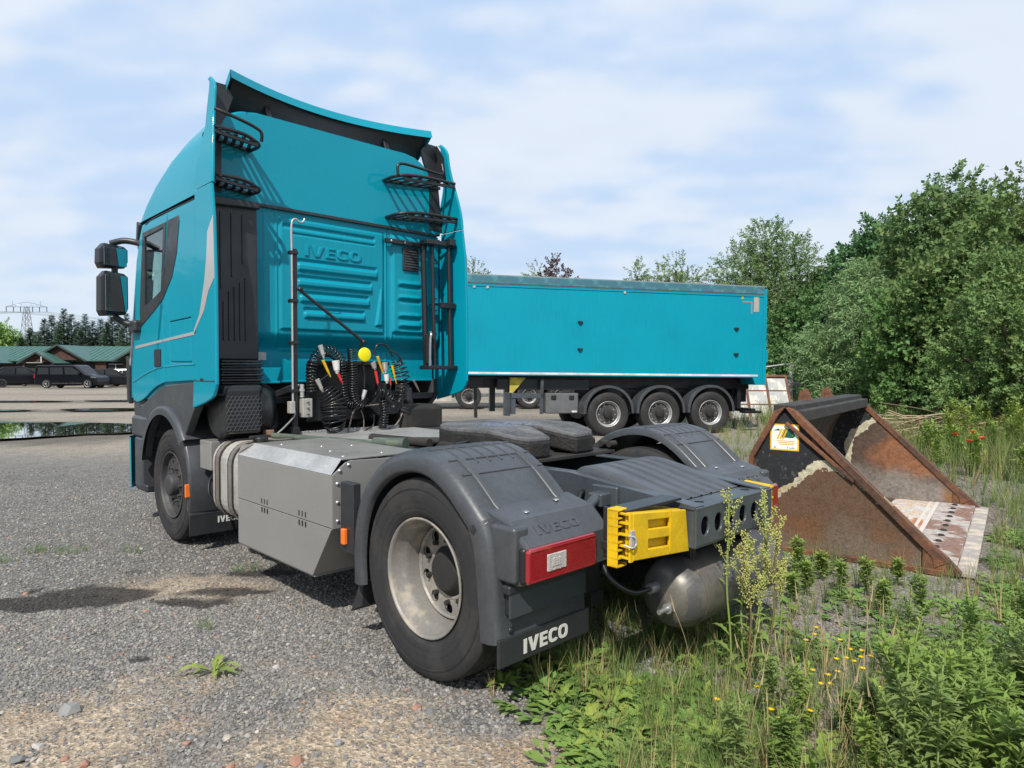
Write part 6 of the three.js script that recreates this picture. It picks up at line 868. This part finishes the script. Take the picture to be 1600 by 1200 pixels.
// ---------------------------------------------------------------- grass, weeds and flowers on the right
const edgeX = (z) => (z > -3.3 ? 0.25 + 0.5 * (z + 2.6) : -0.1 + 0.5 * (-3.3 - z));
const inWeeds = (x, z) => { const q = zone(x, z), e = sstep(-0.12, 0.3, x - edgeX(z) + (q.n2 - 0.5) * 0.9) * (z > -5 ? 1 : 0); return Math.max(q.dirt, e) * (0.35 + 0.9 * fbm(x * 1.1 + 20, z * 1.1, 6.6, 4)); };
const freeSpot = (x, z) => { const l = [(x - 3.3) * -0.8 + (z + 5.0) * -0.6, (x - 3.3) * 0.6 + (z + 5.0) * -0.8]; if (l[0] > -0.2 && l[0] < 1.6 && l[1] > -0.08 && l[1] < 3.1) return false; return true; };
{
  const blade = (() => { const gs = []; const r = rng(31); for (let i = 0; i < 9; i++) { const a = r() * 6.28, h = 0.10 + 0.16 * r(), le = 0.02 + 0.09 * r(), w = 0.0022; const p = []; for (let k = 0; k <= 3; k++) { const t = k / 3, ox = Math.cos(a) * (0.01 + le * t * t), oz = Math.sin(a) * (0.01 + le * t * t), ww = w * (1 - t * 0.92); p.push([ox - Math.sin(a) * ww, h * t, oz + Math.cos(a) * ww], [ox + Math.sin(a) * ww, h * t, oz - Math.cos(a) * ww]); } const g = new THREE.BufferGeometry(); g.setAttribute('position', new THREE.Float32BufferAttribute(p.flat(), 3)); g.setIndex([0, 1, 3, 0, 3, 2, 2, 3, 5, 2, 5, 4, 4, 5, 7, 4, 7, 6]); g.computeVertexNormals(); gs.push(g.toNonIndexed()); } return mergeGeometries(gs); })();
  const grassMat = new THREE.MeshPhysicalMaterial({ color: 0xffffff, roughness: 0.8, transmission: 0.2, thickness: 0, specularIntensity: 0.3 });
  const scatter = (name, label, cat, geo, mat, list, seed) => { const R = rng(seed), im = new THREE.InstancedMesh(geo, mat, list.length), M4 = new THREE.Matrix4(), Q = new THREE.Quaternion(), E = new THREE.Euler(), c = new THREE.Color(); list.forEach(([x, z, s, col], i) => { E.set((R() - 0.5) * 0.35, R() * 6.28, (R() - 0.5) * 0.35); Q.setFromEuler(E); M4.compose(V(x, gy(x, z) - 0.004, z), Q, V(s, s * (0.8 + 0.5 * R()), s)); im.setMatrixAt(i, M4); const f = 0.75 + 0.5 * R(); c.setRGB(col[0] * f, col[1] * f, col[2] * f); im.setColorAt(i, c); }); im.name = name; im.castShadow = im.receiveShadow = true; im.userData.kind = 'stuff'; tag(im, label, cat); scene.add(im); };
  const R = rng(616), gl = [], dry = [], far = [];
  for (let i = 0; i < 15500; i++) { const z = -1.8 - 5.9 * Math.pow(R(), 1.3), x = -0.3 + (1.05 * -z + 1.6) * R(); if (!freeSpot(x, z)) continue; const w = inWeeds(x, z) * (1 - 0.75 * sstep(1.2, 1.8, x) * sstep(-3.3, -3.8, z) * (1 - sstep(2.8, 3.4, x))); if (R() > w * 0.75) continue; if (R() < 0.16) dry.push([x, z, 0.6 + 0.6 * R(), [0.36, 0.28, 0.14]]); else gl.push([x, z, 0.4 + 0.6 * R(), R() < 0.5 ? [0.11, 0.18, 0.045] : [0.17, 0.235, 0.07]]); }
  for (const [px, py, n, r] of [[85, 862, 60, 0.16], [205, 862, 16, 0.06], [380, 890, 26, 0.07], [305, 982, 10, 0.06], [0, 880, 16, 0.08]]) { const d = 1.54 * 1050 / (py - 578), x0 = (px - 800) / 1050 * d; for (let i = 0; i < n; i++) gl.push([x0 + (R() - 0.5) * 3 * r, -d + (R() - 0.5) * 1.2 * r, 0.22 + 0.2 * R(), [0.15, 0.24, 0.07]]); }
  for (let i = 0; i < 11500; i++) { const z = -7 - 17 * R(), x = mixn(3.5, 1.0 * -z + 3, R()); if (!freeSpot(x, z)) continue; if (x < 6.2 - (z + 7) * 0.12 && z > -11 && R() < 0.7) continue; if (x < 5 - (z + 12) * 0.28 && R() < 0.55) continue; far.push([x, z, 1.0 + 1.6 * R() * sstep(4.5, 7, x), R() < 0.25 ? [0.30, 0.25, 0.12] : R() < 0.5 ? [0.13, 0.21, 0.05] : [0.19, 0.25, 0.08]]); }
  scatter('green_grass', 'short green grass growing among the weeds behind the truck', 'grass', blade, grassMat, gl, 11); scatter('dry_grass', 'thin straw-coloured dry grass among the weeds', 'grass', blade, grassMat, dry, 12); scatter('rough_grass', 'long mixed green and dry grass before the hedge', 'grass', blade, grassMat, far, 13);
  // low ground cover
  const gc = (() => { const r = rng(8), gs = []; const lf = leafGeo(0.035, 0.018); for (let i = 0; i < 12; i++) { const a = r() * 6.28, d = 0.01 + 0.05 * r(); gs.push(place(lf, V(Math.cos(a) * d, 0.004 + 0.03 * r(), Math.sin(a) * d), V(Math.cos(a), 0.3 * r(), Math.sin(a)), 0, 0.7 + 0.7 * r())); } return mergeGeometries(gs.map((g) => g.toNonIndexed())); })();
  const cov = []; for (let i = 0; i < 18500; i++) { const z = -1.8 - 5.4 * Math.pow(R(), 1.3), x = -0.3 + (1.05 * -z + 1.6) * R(); if (!freeSpot(x, z)) continue; const w = inWeeds(x, z) * sstep(0.46, 0.62, fbm(x * 2.6, z * 2.6, 9.9, 4)) * (1 - 0.9 * sstep(1.2, 1.8, x) * sstep(-3.3, -3.9, z) * (1 - sstep(2.8, 3.4, x))); if (R() > w * 1.5) continue; cov.push([x, z, 0.8 + 1.1 * R(), R() < 0.6 ? [0.12, 0.21, 0.05] : [0.17, 0.26, 0.06]]); }
  scatter('ground_weeds', 'low small-leaved weeds covering the dirt', 'weeds', gc, leafDense, cov, 14);
}
// rosettes with large leaves
const lobed = (() => { const n = 9, p = [], idx = []; for (let i = 0; i <= n; i++) { const t = i / n, w = 0.025 * Math.sin(Math.PI * Math.pow(t, 1.15)) * (i % 2 ? 1.15 : 0.55) + 0.003; const y = 0.06 * Math.sin(t * 2.4) - 0.03 * t; p.push([-w, y + w * 0.35, t * 0.2], [0, y, t * 0.2], [w, y + w * 0.35, t * 0.2]); } for (let i = 0; i < n; i++) { const a = i * 3; idx.push(a, a + 4, a + 1, a, a + 3, a + 4, a + 1, a + 5, a + 2, a + 1, a + 4, a + 5); } const g = new THREE.BufferGeometry(); g.setAttribute('position', new THREE.Float32BufferAttribute(p.flat(), 3)); g.setIndex(idx); g.computeVertexNormals(); return g; })();
const leafMats = [leafMat(0.20, 0.30, 0.06, 0.4), leafMat(0.25, 0.35, 0.065, 0.4), leafMat(0.31, 0.38, 0.075, 0.4), leafMat(0.22, 0.30, 0.085, 0.4)];
function rosette(x, z, n, s, mk, label, group, lift = 0.35) {
  const r = rng(Math.round(x * 971 + z * 1373) + 5), o = tag(grp('leaf_rosette', null, [x, gy(x, z), z]), label, 'weed', group);
  for (let i = 0; i < n; i++) { const l = new THREE.Mesh(lobed, leafMats[(mk + (r() < 0.3 ? 1 : 0)) % 4]); l.name = 'leaf'; l.rotation.order = 'YXZ'; l.rotation.set(-lift * (0.2 + r()), i * 2.4 + r(), (r() - 0.5) * 0.6); l.scale.setScalar(s * (0.6 + 0.6 * r())); l.castShadow = l.receiveShadow = true; o.add(l); }
  return o;
}
{
  const px2 = (px, py) => { const d = 1.54 * 1050 / (py - 578); return [(px - 800) / 1050 * d, -d]; };
  const lab = 'low rosette of toothed green leaves on the dirt behind the truck', gp = 'leaf rosettes on the dirt';
  rosette(...px2(330, 1052), 9, 0.75, 2, 'bright green broad-leaved rosette alone on the grey gravel', null, 0.2);
  for (const [px, py, n, s, k] of [[785, 1075, 10, 0.9, 0], [840, 1062, 12, 1.0, 0], [900, 1060, 12, 1.1, 1], [935, 1085, 10, 1.0, 0], [880, 1100, 9, 0.9, 1], [955, 1110, 12, 1.0, 1], [915, 1135, 10, 0.9, 2], [985, 1130, 10, 1.0, 1], [935, 1165, 8, 0.9, 2], [1000, 1090, 9, 0.8, 0], [1030, 1150, 10, 1.0, 1], [970, 1185, 8, 0.9, 2], [1080, 1160, 9, 1.0, 0], [1215, 975, 9, 0.9, 0], [1240, 990, 9, 0.8, 3], [1230, 905, 9, 0.9, 1], [1130, 1180, 10, 1.1, 3], [1200, 1190, 10, 1.1, 0], [1060, 1195, 8, 0.9, 2], [1395, 1020, 9, 1.0, 1], [1420, 1060, 10, 1.1, 2], [1400, 1150, 10, 1.2, 2], [1330, 1160, 8, 1.0, 2], [1290, 1195, 9, 1.0, 1], [1450, 1180, 9, 1.2, 2]]) { const q = px2(px, py); rosette(q[0], q[1], n + 4, s * 0.62, k, lab, gp, 0.6); };
  { const R2 = rng(313); for (let i = 0; i < 20; i++) { const py = mixn(1055, 1230, R2()), d = 1.54 * 1050 / (py - 578), x = edgeX(-d) + 0.05 + 1.0 * R2(); rosette(x, -d, 7 + Math.floor(5 * R2()), 0.35 + 0.35 * R2(), Math.floor(R2() * 3), lab, gp, 0.8); } }
  // tall sorrel with seed clusters
  const seedM = leafMat(0.5, 0.5, 0.16, 0.2), stemM = leafMat(0.22, 0.29, 0.08, 0.1), stemR = leafMat(0.17, 0.12, 0.06, 0.05);
  const bit = new THREE.OctahedronGeometry(0.0045, 0).toNonIndexed(); bit.deleteAttribute('uv');
  const sorrel = (x, z, h, lean, seed, lab2) => {
    const r = rng(seed), o = tag(grp('sorrel_plant', null, [x, gy(x, z), z]), lab2, 'weed', 'tall sorrel stalks behind the truck');
    const top = V(lean[0], h, lean[1]), P = (t) => V(top.x * t * t + 0.012 * Math.sin(t * 7 + seed), h * t, top.z * t * t);
    obj('stem', new THREE.TubeGeometry(new THREE.CatmullRomCurve3([0, 0.25, 0.5, 0.75, 1].map(P)), 16, 0.0052, 6, false), r() < 0.5 ? stemM : stemR, o);
    const heads = []; const cluster = (p) => { for (let i = 0; i < 6; i++) { const q = bit.clone(); q.scale(0.6 + 0.6 * r(), 0.8 + 0.7 * r(), 0.6 + 0.6 * r()); q.rotateX(r() * 3); q.translate(p.x + (r() - 0.5) * 0.026, p.y + (r() - 0.5) * 0.026, p.z + (r() - 0.5) * 0.026); heads.push(q); } };
    for (let i = 0; i < 15; i++) cluster(P(0.58 + 0.42 * i / 14));
    for (let b = 0; b < 7; b++) { const t0 = 0.56 + 0.06 * b, s = P(t0), a = b * 2.4 + seed, L = h * 0.2 * (1.1 - b * 0.1), e = V(s.x + Math.cos(a) * L * 0.42, s.y + L * 0.85, s.z + Math.sin(a) * L * 0.42); obj('side_stem', cyl(s.toArray(), e.toArray(), 0.0022, 0.0015, 5), stemM, o); for (let i = 1; i <= 7; i++) cluster(s.clone().lerp(e, 0.15 + i * 0.12)); }
    obj('seed_head', heads, seedM, o).userData.kind = 'stuff';
    for (let i = 0; i < 6; i++) { const l = new THREE.Mesh(lobed, leafMats[i % 2 ? 3 : 0]); l.name = 'leaf'; const p = P(0.06 + 0.09 * i); l.position.copy(p); l.rotation.order = 'YXZ'; l.rotation.set(-0.3 + 0.4 * r(), r() * 6, 0); l.scale.setScalar(0.75 - 0.07 * i); l.castShadow = true; o.add(l); }
  };
  [[1090, 1040, 0.62, [-0.06, 0.02]], [1118, 1035, 0.58, [-0.09, 0.0]], [1143, 1062, 0.97, [-0.03, 0.03]], [1163, 1058, 0.75, [0.01, 0.02]], [1185, 1060, 0.66, [0.04, 0]], [1192, 1050, 0.93, [0.03, -0.03]], [1176, 1075, 0.72, [-0.05, 0.03]], [1205, 1068, 0.84, [0.05, 0.02]], [1220, 1010, 0.5, [0.03, 0]]].forEach(([px, py, h, l], i) => { const [x, z] = px2(px, py); sorrel(x, z, h, l, 31 + i * 7, 'tall sorrel stalk with yellow-green seed heads growing before the air tank'); });
  // leafy stalks: goosefoot and mugwort
  const stalk = (x, z, h, seed, mk, label, group, lw = 0.05) => {
    const r = rng(seed), o = tag(grp('leafy_weed', null, [x, gy(x, z), z]), label, 'weed', group), gs = [], lf = leafGeo(lw * 1.9, lw * 0.75, 0.3, 0.35), lean = V((r() - 0.5) * 0.25 * h, 0, (r() - 0.5) * 0.25 * h), P = (t) => V(lean.x * t * t, h * t, lean.z * t * t), br = [];
    const stems = [[P, 1, h]]; for (let b = 0; b < 7; b++) { const t0 = 0.2 + 0.09 * b, s = P(t0), a = b * 2.4 + r(), L = h * 0.42 * (1 - t0 * 0.6); stems.push([(t) => V(s.x + Math.cos(a) * L * 0.55 * t, s.y + L * t * (0.55 + 0.35 * t), s.z + Math.sin(a) * L * 0.55 * t), 0.7, L]); }
    for (const [F, k, L] of stems) { br.push(new THREE.TubeGeometry(new THREE.CatmullRomCurve3([0, 0.33, 0.66, 1].map(F)), 6, 0.004 * k, 4, false)); const n = Math.round(16 + L * 46 * Math.min(2.2, 0.05 / lw)); for (let i = 0; i < n; i++) { const t = 0.08 + 0.92 * i / n, a = i * 2.4 + r() * 0.8; gs.push(place(lf, F(t), V(Math.cos(a), 0.25 + 0.7 * t + (r() - 0.5) * 0.5, Math.sin(a)), 0, (0.55 + 0.7 * r()) * (1.15 - 0.65 * t))); } }
    obj('stem', br, stemM, o); obj('foliage', gs, leafMats[mk], o).userData.kind = 'stuff';
  };
  const bushL = 'dense leafy green weed in the thicket beside the bucket lip', bushG = 'weed thicket at the dirt edge', R = rng(99);
  for (let i = 0; i < 64; i++) { const py = mixn(960, 1330, Math.pow(R(), 0.8)), px = mixn(1420 + (py - 960) * -0.08, 1920, Math.pow(R(), 1.15)); const [x, z] = px2(px, py); stalk(x, z, 0.34 + 0.30 * R(), 500 + i * 3, [0, 3, 1, 0][i % 4], bushL, bushG, 0.028 + 0.014 * R()); }
  for (let i = 0; i < 9; i++) { const [x, z] = px2(mixn(1150, 1400, R()), mixn(1130, 1260, R())); stalk(x, z, 0.2 + 0.2 * R(), 800 + i * 3, [3, 0, 1][i % 3], 'small leafy weed in the dry grass behind the truck', 'small leafy weeds', 0.028); }
  for (const [px, py, h] of [[1250, 905, 0.33], [1262, 930, 0.26], [1285, 905, 0.22], [1318, 925, 0.24], [1356, 928, 0.28], [1382, 955, 0.22], [1405, 915, 0.2], [1240, 940, 0.2], [1150, 1010, 0.2]]) { const [x, z] = px2(px, py); stalk(x, z, h, px, 1, 'upright young weed with narrow leaves along the foot of the bucket', 'young weeds at the bucket foot', 0.035); }
  for (let i = 0; i < 34; i++) { const d = mixn(8.2, 13, R()), px = mixn(1440 + (d - 8) * -2, 1650, R()); if (px < 1475 && d < 9.2) continue; const x = (px - 800) / 1050 * d; if (!freeSpot(x, -d)) continue; stalk(x, -d, 0.45 + 0.5 * R(), 1200 + i * 3, [1, 2, 0][i % 3], 'tall leafy weed standing between the bucket and the hedge', 'tall weeds before the hedge', 0.07); }
  // yellow hawkweed and poppies
  const petalY = leafMat(0.75, 0.52, 0.01, 0.1), petalR = leafMat(0.75, 0.10, 0.03, 0.2);
  const flower = (name, x, z, h, rad, mat, label, group, n) => { const r = rng(Math.round(x * 7919 + z * 104729)), o = tag(grp(name, null, [x, gy(x, z), z]), label, 'flower', group), e = [(r() - 0.5) * 0.08, h, (r() - 0.5) * 0.08]; obj('stem', tube([[0, 0, 0], [e[0] * 0.3, h * 0.5, e[2] * 0.3], e], 0.0016, 8, 4), stemM, o); const gs = [], lf = leafGeo(rad, rad * (n > 6 ? 0.42 : 1.3), 0.3, -0.2); for (let i = 0; i < n; i++) gs.push(place(lf, V(...e), V(Math.cos(i / n * 6.283), 0.25 + 0.2 * r(), Math.sin(i / n * 6.283)))); gs.push(new THREE.SphereGeometry(rad * 0.3, 6, 4).translate(e[0], e[1] + 0.002, e[2])); obj('petals', gs, mat, o); };
  for (const [px, py] of [[1275, 1012], [1298, 1040], [1325, 1010], [1362, 1030], [1400, 1040], [1420, 1030], [1345, 1075], [1268, 1000], [1282, 992], [1333, 1030], [1343, 1036], [1340, 1050], [1355, 1052], [1322, 1060], [1283, 1068], [1305, 1076], [1293, 1090], [1378, 1072], [1386, 1092], [1310, 1100], [1250, 1130], [1218, 1150], [1258, 1138], [1240, 1152], [1133, 1100], [1215, 1125], [1465, 1050], [1519, 1062], [1350, 1040], [1176, 1088]]) { const [x, z] = px2(px, py + 34); flower('yellow_flower', x, z, 0.13 + 0.05 * R(), 0.017, petalY, 'small yellow hawkweed flower on a thin stalk in the dry weeds', 'yellow flowers in the weeds', 12); }
  for (const [px, py] of [[1497, 680], [1518, 676], [1515, 690], [1538, 686]]) { const d = 8.1, x = (px - 800) / 1050 * d; flower('poppy', x, -d, 1.54 - (py - 578) / 1050 * d - gy(x, -d), 0.055, petalR, 'red poppy flower standing above the tall weeds', 'red poppies', 5); }
  // dry stalks
  const strawM = leafMat(0.42, 0.33, 0.17, 0.1);
  for (let i = 0; i < 42; i++) { const [x, z] = px2(mixn(1170, 1440, R()), mixn(1060, 1230, R())), h = 0.22 + 0.25 * R(), o = tag(grp('dry_stalk', null, [x, gy(x, z), z]), 'thin straw-coloured dry grass stalk with a narrow seed head', 'grass', 'dry grass stalks'), e = [(R() - 0.5) * 0.2, h, (R() - 0.5) * 0.15]; obj('stem', tube([[0, 0, 0], [e[0] * 0.25, h * 0.55, e[2] * 0.25], e], 0.0014, 8, 4), strawM, o); obj('seed_head', cyl([e[0] * 0.92, h * 0.9, e[2] * 0.92], [e[0] * 1.12, h * 1.12, e[2] * 1.12], 0.004, 0.001, 5), strawM, o); }
  for (const [px, py, h, l] of [[1085, 1080, 0.42, -0.1], [1012, 1040, 0.32, -0.06], [1030, 1038, 0.2, 0.03], [995, 1035, 0.22, 0.02], [640, 1035, 0.16, -0.05], [650, 1038, 0.2, 0.08], [690, 1060, 0.18, 0.03]]) { const [x, z] = px2(px, py), o = tag(grp('dry_stalk', null, [x, gy(x, z), z]), 'thin straw-coloured dry grass stalk with a narrow seed head', 'grass', 'dry grass stalks'); obj('stem', tube([[0, 0, 0], [l * 0.3, h * 0.55, 0], [l, h, 0.02]], 0.0014, 8, 4), strawM, o); obj('seed_head', cyl([l * 0.95, h * 0.95, 0.02], [l * 1.15, h * 1.15, 0.025], 0.004, 0.001, 5), strawM, o); }
}
renderer.render(scene, camera);
